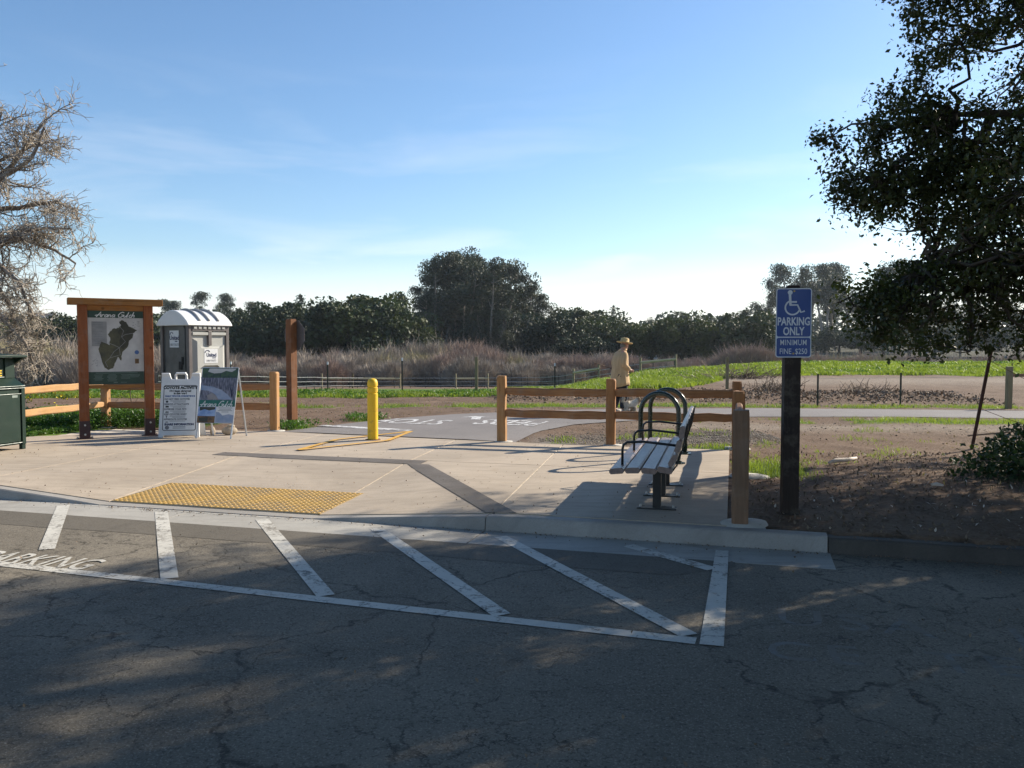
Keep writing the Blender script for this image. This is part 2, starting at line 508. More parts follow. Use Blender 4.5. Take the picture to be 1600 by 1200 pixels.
MAT['sign_blue'] = mat("sign_blue", (0.010, 0.055, 0.25), 0.4, (0.008, 0.045, 0.21), 2)
MAT['sign_white'] = mat("sign_white", (0.72, 0.75, 0.80), 0.45)
MAT['sign_back'] = mat("sign_back_alu", (0.12, 0.11, 0.11), 0.55, metal=0.2)
MAT['sign_red'] = mat("sign_red", (0.5, 0.02, 0.02), 0.4)
MAT['brass'] = mat("brass_bolt", (0.36, 0.28, 0.12), 0.4, metal=0.8)
MAT['tpost'] = mat("steel_tpost_green", (0.03, 0.035, 0.026), 0.6)
MAT['tpost_rust'] = mat("rusty_tpost", (0.085, 0.035, 0.025), 0.8, (0.05, 0.022, 0.018), 9)
MAT['wire'] = mat("fence_wire", (0.42, 0.42, 0.40), 0.5, metal=0.5)
MAT['footing'] = concrete("footing_concrete", (0.55, 0.53, 0.49), (0.42, 0.40, 0.36))
MAT['bark_oak'] = mat("oak_bark", (0.085, 0.070, 0.055), 0.95, (0.04, 0.034, 0.028), 9, stretch=(1, 1, 0.4), bmp=0.8, bscale=18)
MAT['bark_euc'] = mat("eucalyptus_bark", (0.30, 0.26, 0.21), 0.9, (0.16, 0.13, 0.10), 3, stretch=(1, 1, 0.2))
MAT['bark_pale'] = mat("lichen_bark", (0.32, 0.275, 0.225), 0.95, (0.13, 0.10, 0.08), 6, bmp=0.5, bscale=30)
MAT['twig_pale'] = mat("lichen_twigs", (0.56, 0.50, 0.42), 0.95, (0.24, 0.195, 0.15), 5)
MAT['oak_leaf'] = leafmat("live_oak_leaf", (0.066, 0.084, 0.026), (0.028, 0.038, 0.014), 0.20, 0.42)
MAT['far_oak'] = leafmat("far_oak_leaf", (0.042, 0.064, 0.022), (0.019, 0.031, 0.014), 0.08, 0.6, 0.35, ((0.62, 0.66, 0.75), (1.65, 1.45, 1.1)))
MAT['far_oak_b'] = leafmat("far_oak_leaf_olive", (0.060, 0.078, 0.026), (0.027, 0.038, 0.016), 0.08, 0.6, 0.35, ((0.6, 0.68, 0.8), (1.5, 1.35, 1.0)))
MAT['euc_leaf'] = leafmat("eucalyptus_leaf", (0.066, 0.080, 0.042), (0.028, 0.037, 0.023), 0.07, 0.55, 0.3, ((0.75, 0.8, 0.85), (1.35, 1.2, 1.0)))
MAT['conifer'] = leafmat("conifer_needles", (0.032, 0.050, 0.030), (0.016, 0.026, 0.017), 0.08, 0.6, 0.5)
MAT['willow_grey'] = mat("willow_twigs_grey", (0.47, 0.395, 0.315), 0.9, (0.22, 0.175, 0.14), 0.7)
MAT['willow_mauve'] = mat("willow_twigs_mauve", (0.42, 0.305, 0.24), 0.9, (0.20, 0.14, 0.11), 0.7)
MAT['willow_olive'] = mat("willow_twigs_olive", (0.42, 0.36, 0.19), 0.9, (0.22, 0.185, 0.095), 0.7)
MAT['grass'] = leafmat("grass_blades", (0.235, 0.285, 0.050), (0.13, 0.175, 0.032), 0.4, 0.5, 0.8)
MAT['grass_dry'] = leafmat("dry_grass", (0.30, 0.24, 0.12), (0.18, 0.14, 0.07), 0.2, 0.7, 0.8)
MAT['weed'] = leafmat("weed_leaves", (0.085, 0.17, 0.03), (0.045, 0.10, 0.018), 0.3, 0.45, 2.0)
MAT['flower'] = mat("yellow_flower", (0.78, 0.60, 0.02), 0.6)
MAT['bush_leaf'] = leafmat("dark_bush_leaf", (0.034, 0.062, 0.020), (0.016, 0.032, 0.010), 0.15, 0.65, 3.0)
MAT['stone'] = mat("gravel_stone", (0.30, 0.26, 0.215), 0.9, (0.16, 0.135, 0.11), 3)
MAT['clod'] = mat("soil_clod", (0.20, 0.147, 0.105), 0.95, (0.115, 0.08, 0.056), 3)
MAT['litter'] = mat("dead_leaf", (0.27, 0.20, 0.135), 0.85, (0.15, 0.105, 0.068), 4)
MAT['dead_stick'] = mat("dead_stick", (0.20, 0.15, 0.11), 0.95, (0.10, 0.075, 0.055), 8)
MAT['pale_stick'] = mat("stripped_stick", (0.72, 0.66, 0.60), 0.8, (0.55, 0.46, 0.38), 8)
MAT['skin'] = mat("skin", (0.55, 0.30, 0.21), 0.55)
MAT['coat'] = mat("tan_coat_cloth", (0.60, 0.41, 0.225), 0.9, (0.49, 0.33, 0.175), 7, stretch=(3, 3, 0.5), bmp=0.3, bscale=80)
MAT['trousers'] = mat("navy_trousers", (0.018, 0.02, 0.03), 0.85, bmp=0.2)
MAT['straw'] = mat("straw_hat", (0.66, 0.48, 0.22), 0.8, (0.52, 0.36, 0.15), 20, bmp=0.3, bscale=150)
MAT['shoe_pale'] = mat("pale_shoe", (0.5, 0.47, 0.42), 0.7)
MAT['shoe_grey'] = mat("grey_hair", (0.22, 0.2, 0.18), 0.8)
MAT['dog_cream'] = mat("dog_fur", (0.80, 0.71, 0.57), 0.95, (0.42, 0.37, 0.31), 9)
MAT['dog_brown'] = mat("dog_head_fur", (0.42, 0.31, 0.20), 0.95, (0.28, 0.20, 0.13), 12)
MAT['house'] = mat("pale_house_wall", (0.62, 0.63, 0.60), 0.8)
MAT['house_roof'] = mat("grey_roof", (0.20, 0.19, 0.185), 0.85)
MAT['glass_dark'] = mat("window_glass", (0.03, 0.035, 0.04), 0.12)
# ================================================================== THE SETTING
KO = np.array([0.0, 7.18]); KU = np.array([0.9603, -0.279]); KV = np.array([0.279, 0.9603])
ROAD = -0.14
def W(u, v):
    p = KO + KU * u + KV * v
    return float(p[0]), float(p[1])
def UV(x, y):
    x = np.asarray(x, float); y = np.asarray(y, float) - KO[1]
    return x * KU[0] + y * KU[1], x * KV[0] + y * KV[1]
def ramp_drop(u, v):
    """how far the paving dips towards the kerb ramp"""
    side = np.maximum(0, np.maximum((u + 1.97) / 1.87, (-4.41 - u) / 1.79))
    return 0.125 * np.clip(1 - np.maximum(v - 0.15, 0) / 2.85 - side, 0, 1)

PLAZA = [W(-9.5, 0.15), W(1.9, 0.15), (3.13, 11.83), (1.02, 12.42), (-4.15, 14.4), (-7.4, 15.02), (-7.95, 13.6), (-10.8, 12.2)]
PATH_L = [(-4.05, 14.36), (-3.35, 15.6), (-2.5, 16.9), (-1.2, 18.1), (0.8, 19.1), (3, 19.65), (6, 19.75), (11.4, 19.1), (24, 17.2)]
PATH_R = [(0.05, 12.78), (0.45, 14.4), (1.2, 15.7), (2.8, 16.75), (5.0, 17.4), (8, 17.4), (11, 16.9), (17, 16.1), (24, 15.2)]
PATH = PATH_L + PATH_R[::-1]

def edge_dist(x, y):
    d = np.full(np.shape(x), 9.0)
    for (x1, y1), (x2, y2) in list(zip(PLAZA, PLAZA[1:] + PLAZA[:1])) + list(zip(PATH_L, PATH_L[1:])) + list(zip(PATH_R, PATH_R[1:])):
        t_ = np.clip(((x - x1) * (x2 - x1) + (y - y1) * (y2 - y1)) / ((x2 - x1) ** 2 + (y2 - y1) ** 2), 0, 1)
        d = np.minimum(d, np.hypot(x - x1 - t_ * (x2 - x1), y - y1 - t_ * (y2 - y1)))
    return d
_za = [-1.2, -0.05, 0.05, 0.09, 0.16, 0.23, 0.31, 0.7, 1.4]
_zz = [-1.5, -1.5, -1.45, -1.0, -0.25, 0.08, 0.32, 0.34, 0.4]
def HT(x, y):
    """height of the natural ground"""
    x = np.asarray(x, float); y = np.asarray(y, float)
    a = x / np.maximum(y, 6)
    zc = np.interp(a, _za, _zz)
    t1 = np.clip((y - 25.2) / 29.8, 0, 1); t1 = np.where(zc > 0, smooth01(t1), t1)
    z = zc * t1
    z = z + (-3.1 - zc) * np.clip((y - 55) / 36, 0, 1)
    z = z + 1.4 * np.clip((y - 118) / 60, 0, 1) + 8 * np.clip((y - 200) / 250, 0, 1)
    n = (fbm(x, y, 1.6, 1) - 0.5) * 0.09 + (fbm(x, y, 0.35, 3, 3) - 0.5) * 0.05
    z = z + n * smooth01(edge_dist(x, y) / 0.7) * np.clip((y - 6) / 8, 0.35, 1) * np.clip(1 - (y - 60) / 60, 0.2, 1)
    # low ridge of dug-over soil beyond the path
    rd = np.exp(-((y - (24.6 - 0.08 * x)) / 1.1) ** 2) * smooth01((x + 1) / 2.0) * (1 - smooth01((x - 11) / 4))
    z = z + rd * (0.10 + 0.22 * (fbm(x, y, 0.9, 5) - 0.4))
    # mound of leaf mould under the oak
    z = z + 0.10 * np.exp(-((x - 6.2) / 2.6) ** 2 - ((y - 8.4) / 2.0) ** 2)
    return z

# ---- one ground sheet, fine near the camera, coarse far off
def spaced(lo, hi, fine_lo, fine_hi, step, grow=1.13):
    a = list(np.arange(fine_lo, fine_hi + 1e-6, step))
    s = step; p = a[-1]
    while p < hi:
        s *= grow; p += s; a.append(min(p, hi))
    s = step; p = a[0]
    while p > lo:
        s *= grow; p -= s; a.insert(0, max(p, lo))
    return np.array(a)
gx = spaced(-430, 430, -11, 14, 0.14, 1.10)
gy = spaced(-60, 700, 5.0, 27, 0.14, 1.07)
GX, GY = np.meshgrid(gx, gy)
GZ = HT(GX, GY) - 0.015
uu, vv = UV(GX, GY)
cut = inpoly(GX, GY, [W(-9.3, 0.3), W(1.72, 0.3), (2.98, 11.70), (0.98, 12.26), (-4.15, 14.24), (-7.3, 14.85), (-7.8, 13.6), (-10.6, 12.1)])
cut |= (uu > -9.6) & (uu < 1.70) & (vv < 0.5)
GZ = np.where(cut, -0.45, GZ)
GZ = np.where(vv < 0.10, -0.45, GZ)
pth = inpoly(GX, GY, PATH)
ped = edge_dist(GX, GY)
GZ = np.where(pth, np.where(ped > 0.16, -0.05, np.minimum(GZ, -0.006)), GZ)
GZ = np.where(~pth & ~cut & (ped < 0.25) & (GY > 12.4), np.maximum(GZ, -0.004), GZ)
near_r = (vv > 0.1) & (vv < 0.9) & ~cut
GZ = np.where(near_r, np.minimum(GZ, -0.02 + 0.1 * (vv - 0.1)), GZ)
nx, ny = len(gx), len(gy)
idx = np.arange(nx * ny).reshape(ny, nx)
Fq = np.stack([idx[:-1, :-1], idx[:-1, 1:], idx[1:, 1:], idx[1:, :-1]], -1).reshape(-1, 4)

def green_at(x, y):
    """share of the ground that grass covers"""
    x = np.asarray(x, float); y = np.asarray(y, float)
    n = fbm(x, y, 2.4, 9); n2 = fbm(x, y, 0.8, 12)
    near = 28.3 + 9.5 * smooth01((x / np.maximum(y, 6) - 0.19) / 0.11)
    gfield = smooth01((y - (near + 2.4 * (n - 0.5))) / 1.2) * smooth01((x - 0.5) / 2.5) * (1 - smooth01((y - 88) / 6))
    bank = smooth01((y - (22.9 + 1.6 * n)) / 0.6) * (1 - smooth01((x - (1.0 + 2 * n)) / 2.0)) * (1 - smooth01((y - 70) / 5))
    strip = np.exp(-((y - (16.1 + 0.0 * x)) / 0.9) ** 2) * (1 - smooth01((x + 6.2) / 0.8)) * smooth01((x + 13) / 1)
    leftbed = np.exp(-(((x + 8.6) / 1.5) ** 2 + ((y - 14.6) / 1.9) ** 2)) * 1.2
    edgeR = np.exp(-((y - (20.55 - 0.07 * np.maximum(x - 6, 0))) / 0.42) ** 2) * smooth01((n2 - 0.30) / 0.1) * 0.95
    verge = np.exp(-((y - (16.5 - 0.06 * (x - 6))) / 0.6) ** 2) * smooth01((x - 2.2) / 1) * smooth01((n2 - 0.36) / 0.1) * 0.9
    tri = np.exp(-((y - (13.0 + 0.55 * (x - 0.8))) / 0.45) ** 2) * smooth01((x - 0.3) / 0.3) * (1 - smooth01((x - 3.2) / 1)) * smooth01((n2 - 0.42) / 0.1) * 0.9
    post = np.exp(-(((x - 3.15) / 0.42) ** 2 + ((y - 9.95) / 0.72) ** 2)) * 1.3
    post2 = np.exp(-(((x - 3.0) / 0.5) ** 2 + ((y - 12.2) / 0.35) ** 2)) * smooth01((x - 1.5)) * 1.0
    tuft = np.exp(-(((x + 3.9) / 0.28) ** 2 + ((y - 15.15) / 0.5) ** 2)) + np.exp(-(((x + 3.0) / 0.35) ** 2 + ((y - 16.7) / 0.5) ** 2))
    weeds = smooth01((n2 - 0.64) / 0.06) * 0.40 * smooth01((x - 2.5)) * (1 - smooth01((y - 15) / 2)) * smooth01((y - 7.2))
    tot = np.max(np.stack([gfield, bank, strip, leftbed, edgeR, verge, tri, post, post2, tuft, weeds]), 0)
    return np.clip(tot, 0, 1)
GG = green_at(GX, GY)
gravel = np.clip(np.exp(-((GY - (12.95 + 0.28 * (GX - 1.0))) / 0.8) ** 2) * smooth01((GX - 0.1) / 0.4) * (1 - smooth01((GX - 3.4) / 1.2)), 0, 1)
pale = np.clip(np.exp(-((GY - (15.6 - 0.05 * GX)) / 0.8) ** 2) * smooth01((GX - 1.5) / 2) * 0.8
               + smooth01((GX - 7) / 3) * np.exp(-((GY - 34.0) / 3.0) ** 2) * 0.8, 0, 1)

m, t, b = new_mat("soil_and_grass_ground")
v = coords(t); Lk = t.links.new
soil = ramp(t, noise(t, v, 1.1, 7, 0.65, 0.5), [(0.28, (0.096, 0.058, 0.038)), (0.5, (0.158, 0.100, 0.066)), (0.72, (0.225, 0.155, 0.108))])
soil = mixc(t, ramp(t, noise(t, v, 22, 5, 0.75), [(0.42, g(0)), (0.66, g(0.55))]), soil, (0.26, 0.20, 0.145))
soil = mixc(t, ramp(t, noise(t, v, 15, 5, 0.75), [(0.34, g(0.5)), (0.46, g(0))]), soil, (0.042, 0.028, 0.019))
def attr(nm):
    a = N(t, "ShaderNodeAttribute"); a.attribute_name = nm; return a.outputs["Fac"]
soil = mixc(t, attr("gravel"), soil, ramp(t, noise(t, v, 38, 4, 0.8), [(0.35, (0.075, 0.066, 0.058)), (0.65, (0.30, 0.27, 0.235))]))
soil = mixc(t, attr("pale"), soil, ramp(t, noise(t, v, 9, 6, 0.7), [(0.35, (0.21, 0.165, 0.125)), (0.65, (0.36, 0.30, 0.235))]))
gcol = ramp(t, noise(t, v, 1.3, 7, 0.7), [(0.3, (0.065, 0.12, 0.020)), (0.55, (0.115, 0.195, 0.030)), (0.75, (0.175, 0.235, 0.055))])
gcol = mixc(t, ramp(t, noise(t, v, 9, 5, 0.7), [(0.36, g(0.6)), (0.52, g(0))]), gcol, (0.05, 0.05, 0.022))
gm = mixc(t, 0.5, attr("green"), noise(t, v, 5.5, 5, 0.7))
c = mixc(t, ramp(t, gm, [(0.44, g(0)), (0.62, g(1))]), soil, gcol)
c = mixc(t, attr("woods"), c, ramp(t, noise(t, v, 0.4, 5), [(0.35, (0.030, 0.033, 0.018)), (0.65, (0.075, 0.068, 0.042))]))
Lk(c, b.inputs["Base Color"])
b.inputs["Roughness"].default_value = 0.95
b.inputs["Specular IOR Level"].default_value = 0.15
bump(t, b, mixc(t, 0.5, noise(t, v, 17, 6, 0.75), noise(t, v, 55, 4, 0.75)), 0.9, 0.03)
MAT['ground'] = m
ground = np_mesh("ground", np.stack([GX, GY, GZ], -1).reshape(-1, 3), Fq, MAT['ground'], smooth=True,
                 attr={"green": GG.ravel(), "gravel": gravel.ravel(), "pale": pale.ravel(), "woods": smooth01((GY.ravel() - 90) / 8)})
tag(ground, kind='structure')

# ---- road, its repaired strip and the concrete gutter
def uvquad(mb, u0, u1, v0, v1, z, nu=1):
    for i in range(nu):
        a = u0 + (u1 - u0) * i / nu; c_ = u0 + (u1 - u0) * (i + 1) / nu
        mb.add([W(a, v0) + (z,), W(c_, v0) + (z,), W(c_, v1) + (z,), W(a, v1) + (z,)], [(0, 1, 2, 3)])
mb = MB(); uvquad(mb, -90, 90, -60, 0.08, ROAD, 30); tag(mb.build("road", MAT['asphalt']), kind='structure')
rr = random.Random(3)
mb = MB(); P = []
us = np.linspace(-30, 1.9, 80)
lo = [(-0.96 + 0.05 * (vnoise(u_, 0, 0.6) - 0.5) - 0.03 * math.sin(u_)) if u_ < 1.7 else -0.62 for u_ in us]
for i in range(len(us) - 1):
    mb.add([W(us[i], lo[i]) + (ROAD + 0.002,), W(us[i + 1], lo[i + 1]) + (ROAD + 0.002,), W(us[i + 1], -0.40) + (ROAD + 0.002,), W(us[i], -0.485) + (ROAD + 0.002,)], [(0, 1, 2, 3)])
tag(mb.build("asphalt_repair_strip", MAT['asphalt_patch']), kind='structure')
gut = thing("gutter", None, None); tag(gut, kind='structure')
edges = [-30, -24, -18, -12, -9, -6, -3.3, -0.25, 2.62]
for a, c_ in zip(edges, edges[1:]):
    mb = MB()
    mb.hexa([W(a + .004, -0.49) + (ROAD - 0.06,), W(c_ - .004, -0.49) + (ROAD - 0.06,), W(c_ - .004, 0.06) + (ROAD - 0.06,), W(a + .004, 0.06) + (ROAD - 0.06,)],
            [W(a + .004, -0.49) + (ROAD + 0.002,), W(c_ - .004, -0.49) + (ROAD + 0.002,), W(c_ - .004, 0.06) + (ROAD + 0.003,), W(a + .004, 0.06) + (ROAD + 0.003,)])
    mb.build("gutter_section", MAT['concrete_gutter'], gut, bev=0.004)

# ---- kerb: full height, dipping to nothing at the ramp, then the older dark kerb
def kerb_section(u0, u1, material, parent, top=-0.006, old=False):
    n = max(2, int((u1 - u0) / 0.18)); V = []; F = []
    for i in range(n + 1):
        u_ = u0 + (u1 - u0) * i / n
        d = 0.0 if old else float(ramp_drop(u_, 0.15))
        z = top - d
        h = max(z - ROAD, 0.004)
        f = min(1, h / 0.05)
        if old:
            w1 = 0.02 * (vnoise(u_, 3, 0.5) - .5); w2 = 0.02 * (vnoise(u_, 8, 0.35) - .5)
        else: w1 = w2 = 0
        prof = [(0.0 + w1, ROAD - 0.1), (0.0 + w1, ROAD), (0.018 * f + w1, z - 0.028 * f + w2), (0.026 * f + w1, z - 0.010 * f + w2), (0.042 * f + w1, z + w2), (0.144, z + w2), (0.144, z - 0.3)]
        for a, zz in prof: V.append(W(u_, a) + (zz,))
    k = 7
    for i in range(n):
        for j in range(k - 1):
            F.append((i * k + j, (i + 1) * k + j, (i + 1) * k + j + 1, i * k + j + 1))
    F.append(tuple(range(k))); F.append(tuple(n * k + j for j in reversed(range(k))))
    mb = MB(); mb.add(V, F)
    o = mb.build("kerb_section", material, parent)
    return o
kerb = thing("kerb", None, None); tag(kerb, kind='structure')
cuts = [-30, -21, -12, -9, -6.2, -4.41, -3.2, -1.97, -0.25, 2.6]
for a, c_ in zip(cuts, cuts[1:]):
    kerb_section(a + 0.004, c_ - 0.004, MAT['concrete_kerb'], kerb)
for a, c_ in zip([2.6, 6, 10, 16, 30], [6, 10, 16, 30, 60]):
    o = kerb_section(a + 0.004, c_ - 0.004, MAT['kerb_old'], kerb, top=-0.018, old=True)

# ---- plaza: concrete slabs with recessed joints, cut to the outline
plaza = thing("plaza_paving", None, None); tag(plaza, kind='structure')
SK = -0.10
def jl(u0, v): return u0 + SK * v
def slab(u0, u1, v0, v1, clips, gap=0.009):
    bm = bmesh.new()
    st = 0.16
    A = np.arange(u0 - 1.2, u1 + 1.2 + st, st); B = np.arange(v0 - 0.3, v1 + 0.3 + st, st)
    vs_ = [[bm.verts.new(W(a, c_) + (0,)) for c_ in B] for a in A]
    for i in range(len(A) - 1):
        for j in range(len(B) - 1):
            bm.faces.new((vs_[i][j], vs_[i + 1][j], vs_[i + 1][j + 1], vs_[i][j + 1]))
    def cutline(p, q):       # keep what lies left of p->q
        p = Vector((p[0], p[1], 0)); q = Vector((q[0], q[1], 0)); d = (q - p).normalized()
        nrm = Vector((d.y, -d.x, 0))
        bmesh.ops.bisect_plane(bm, geom=bm.verts[:] + bm.edges[:] + bm.faces[:], plane_co=p, plane_no=nrm, clear_outer=True, dist=1e-5)
    cutline(W(0, v0 + gap), W(1, v0 + gap)); cutline(W(1, v1 - gap), W(0, v1 - gap))
    cutline(W(jl(u1, 0) - gap, 0), W(jl(u1, 8) - gap, 8)); cutline(W(jl(u0, 8) + gap, 8), W(jl(u0, 0) + gap, 0))
    for p, q in clips: cutline(p, q)
    if not bm.faces:
        bm.free(); return None
    for vtx in bm.verts:
        a, c_ = UV(vtx.co.x, vtx.co.y)
        vtx.co.z = -float(ramp_drop(a, c_))
    ext = bmesh.ops.extrude_edge_only(bm, edges=[e for e in bm.edges if e.is_boundary])
    for e in ext['geom']:
        if isinstance(e, bmesh.types.BMVert): e.co.z -= 0.09
    bmesh.ops.recalc_face_normals(bm, faces=bm.faces[:])
    me = bpy.data.meshes.new("concrete_slab"); bm.to_mesh(me); bm.free()
    me.materials.append(MAT['concrete'])
    return link(bpy.data.objects.new("concrete_slab", me), plaza)
RIGHT = [((1.76, 6.7), (3.13, 11.83))]
BACK_R = [((3.13, 11.83), (1.02, 12.42))]
BACK_L = [((1.02, 12.42), (-4.15, 14.4))]
BACK_LL = [((-4.15, 14.4), (-7.4, 15.02)), ((-7.4, 15.02), (-7.95, 13.6)), ((-7.95, 13.6), (-10.8, 12.2))]
ucols = [-10.5, -8.3, -6.25, -4.41, -1.97, -0.20, 2.6]
vrows = [0.15, 3.09, 5.3, 9.0]
for i in range(len(ucols) - 1):
    for j in range(len(vrows) - 1):
        cl = list(RIGHT)
        if i == 5: cl += BACK_R + ([] if j == 0 else [((1.04, 12.30), (0.98, 12.70))][:0])
        elif i == 4: cl += BACK_L
        else: cl += BACK_L + BACK_LL
        slab(ucols[i], ucols[i + 1], vrows[j], vrows[j + 1], cl)
# pale joint filler just below the slab tops
V = []; F = []
fa = np.arange(-10.4, 2.2, 0.2); fb = np.arange(0.17, 8.4, 0.2)
gxx, gyy = [], []
fu, fv = np.meshgrid(fa, fb)
fx = KO[0] + KU[0] * fu + KV[0] * fv; fy = KO[1] + KU[1] * fu + KV[1] * fv
ins = inpoly(fx, fy, [W(-9.4, 0.16), W(1.72, 0.16), (3.05, 11.74), (1.0, 12.32), (-4.15, 14.3), (-7.33, 14.9), (-7.9, 13.6), (-10.7, 12.1)])
fid = np.arange(fu.size).reshape(fu.shape)
ok = ins[:-1, :-1] & ins[1:, :-1] & ins[:-1, 1:] & ins[1:, 1:]
Fj = np.stack([fid[:-1, :-1], fid[:-1, 1:], fid[1:, 1:], fid[1:, :-1]], -1)[ok]
fz = -ramp_drop(fu, fv) - 0.006
tag(np_mesh("joint_filler", np.stack([fx, fy, fz], -1).reshape(-1, 3), Fj, MAT['joint']), kind='structure')

# ---- grooved border round the ramp (ridges with real depth)
def zp(u_, v_): return -float(ramp_drop(u_, v_))
mb = MB(); lowm = MB()
def strip_bar(mb, u0, u1, v_, wv, h, skip=0.0):
    n = max(1, int((u1 - u0) / 0.35))
    for i in range(n):
        a = u0 + (u1 - u0) * i / n; c_ = u0 + (u1 - u0) * (i + 1) / n
        bt = [W(a, v_) + (zp(a, v_) + skip,), W(c_, v_) + (zp(c_, v_) + skip,), W(c_, v_ + wv) + (zp(c_, v_ + wv) + skip,), W(a, v_ + wv) + (zp(a, v_ + wv) + skip,)]
        tp = [(p[0], p[1], p[2] + h) for p in bt]
        if skip == 0: mb.hexa(bt, tp)
        else: mb.add(tp, [(0, 1, 2, 3)])
def border_span(v_):
    if v_ >= 2.78: return (-4.95 + SK * 1.5, -2.03 + 0.0)
    o_ = -2.1 + (3.05 - v_) / 2.90 * 2.1
    return (max(o_ - 0.29, -2.35), o_)
v_ = 0.17
while v_ < 3.07:
    a, c_ = border_span(v_)
    strip_bar(lowm, a, c_, v_ - 0.013, 0.026, 0.0, 0.0022)
    strip_bar(mb, a, c_, v_, 0.013, 0.006)
    v_ += 0.026
gb = lowm.build("grooved_border", MAT['groove_low']); tag(gb, kind='structure')
r_ = mb.build("ridge", MAT['groove'], gb); tag(r_, kind='stuff')

# ---- yellow tactile paving: two panels of truncated domes
tact = thing("tactile_paving", "yellow tactile warning paving with rows of raised domes at the foot of the kerb ramp", "tactile paving")
for k in range(2):
    u0 = -4.41 + k * 1.222; u1 = u0 + 1.216
    sk = lambda u_, v_: u_ + 0.0 * v_
    mb = MB()
    n = 6
    for i in range(n):
        a = u0 + (u1 - u0) * i / n; c_ = u0 + (u1 - u0) * (i + 1) / n
        mb.hexa([W(a, .165) + (zp(a, .165) - .01,), W(c_, .165) + (zp(c_, .165) - .01,), W(c_, 1.09) + (zp(c_, 1.09) - .01,), W(a, 1.09) + (zp(a, 1.09) - .01,)],
                [W(a, .165) + (zp(a, .165) + .006,), W(c_, .165) + (zp(c_, .165) + .006,), W(c_, 1.09) + (zp(c_, 1.09) + .006,), W(a, 1.09) + (zp(a, 1.09) + .006,)])
    pn = mb.build("panel", MAT['tactile_floor'], tact)
    mb = MB()
    for i in range(20):
        for j in range(15):
            a = u0 + 0.034 + i * 0.0605; c_ = 0.198 + j * 0.0612
            x_, y_ = W(a, c_); z_ = zp(a, c_) + 0.0055
            mb.lathe([(0.0215, 0), (0.019, 0.0032), (0.0125, 0.0048)], 7, Matrix.Translation((x_, y_, z_)))
    d = mb.build("dome", MAT['tactile'], pn); tag(d, kind='stuff')

# ---- asphalt path
def resample(pl, n):
    p = np.array(pl); s = np.r_[0, np.cumsum(np.hypot(*np.diff(p, axis=0).T))]
    q = np.linspace(0, s[-1], n)
    return np.stack([np.interp(q, s, p[:, 0]), np.interp(q, s, p[:, 1])], 1)
a_ = resample(PATH_L, 60); b_ = resample(PATH_R, 60)
V = []; F = []
for i in range(60):
    jag = 0.05 * (vnoise(i, 2, 1.5) - 0.5)
    for k in range(7):
        q = a_[i] * (1 - k / 6) + b_[i] * (k / 6)
        V.append((q[0], q[1] + jag, 0.012 if 0 < k < 6 else 0.0))
for i in range(59):
    for k in range(6):
        F.append((i * 7 + k, i * 7 + k + 1, (i + 1) * 7 + k + 1, (i + 1) * 7 + k))
mb = MB(); mb.add(V, [tuple(reversed(f)) for f in F]); tag(mb.build("path", MAT['asphalt_path']), kind='structure')

# ---- painted lines
def ribbon(mb, pts, w, z):
    """flat band along a polyline; w = width or list of widths"""
    p = [Vector((x, y, 0)) for x, y in pts]
    n = len(p); V = []
    for i in range(n):
        d = (p[min(i + 1, n - 1)] - p[max(i - 1, 0)]).normalized()
        s_ = Vector((-d.y, d.x, 0)) * ((w[i] if isinstance(w, (list, tuple)) else w) / 2)
        V += [tuple((p[i] - s_)[:2]) + (z,), tuple((p[i] + s_)[:2]) + (z,)]
    mb.add(V, [(2 * i, 2 * i + 2, 2 * i + 3, 2 * i + 1) for i in range(n - 1)])
def mark(name, pts, w, z, m_):
    mb = MB(); ribbon(mb, pts, w, z); o = mb.build(name, MAT[m_]); return tag(o, kind='structure')
ZP = ROAD + 0.005
mark("road_edge_line", [(-12.5, 9.03), (-6.5, 7.05), (-3.86, 6.14), (-3.02, 5.86), (-2.35, 5.64), (-1.2, 5.25), (0.0, 4.85), (1.02, 4.51)], 0.105, ZP - 0.0008, 'white_paint')
for (p, q) in (((-4.60, 8.40), (-3.74, 6.57)), ((-3.46, 8.08), (-2.41, 5.74)), ((-2.36, 7.72), (-1.22, 5.34)),
               ((-1.22, 7.34), (-0.06, 4.95)), ((-0.10, 7.02), (1.0, 4.60)), ((0.95, 6.70), (1.47, 5.98))):
    mark("road_hatch_line", [p, q], 0.118, ZP, 'white_paint')
mark("road_end_line", [(1.68, 6.53), (1.09, 4.44)], [0.10, 0.13], ZP + 0.0008, 'white_paint')
mark("kerb_edge_line", [W(-5.0, -0.035), W(-2.2, -0.05)], 0.022, ROAD + 0.0045, 'white_paint')
mark("path_stop_line", [(-3.56, 15.32), (-1.78, 14.42)], 0.23, 0.017, 'white_path')
dia = [(-3.05, 11.72), (-2.78, 13.05), (-1.75, 14.28), (-1.95, 12.9), (-3.05, 11.72)]
for i in range(4):
    mark("yellow_diamond_line", [dia[i], dia[i + 1]], 0.085, 0.0165 + 0.0006 * i, 'yellow_line')

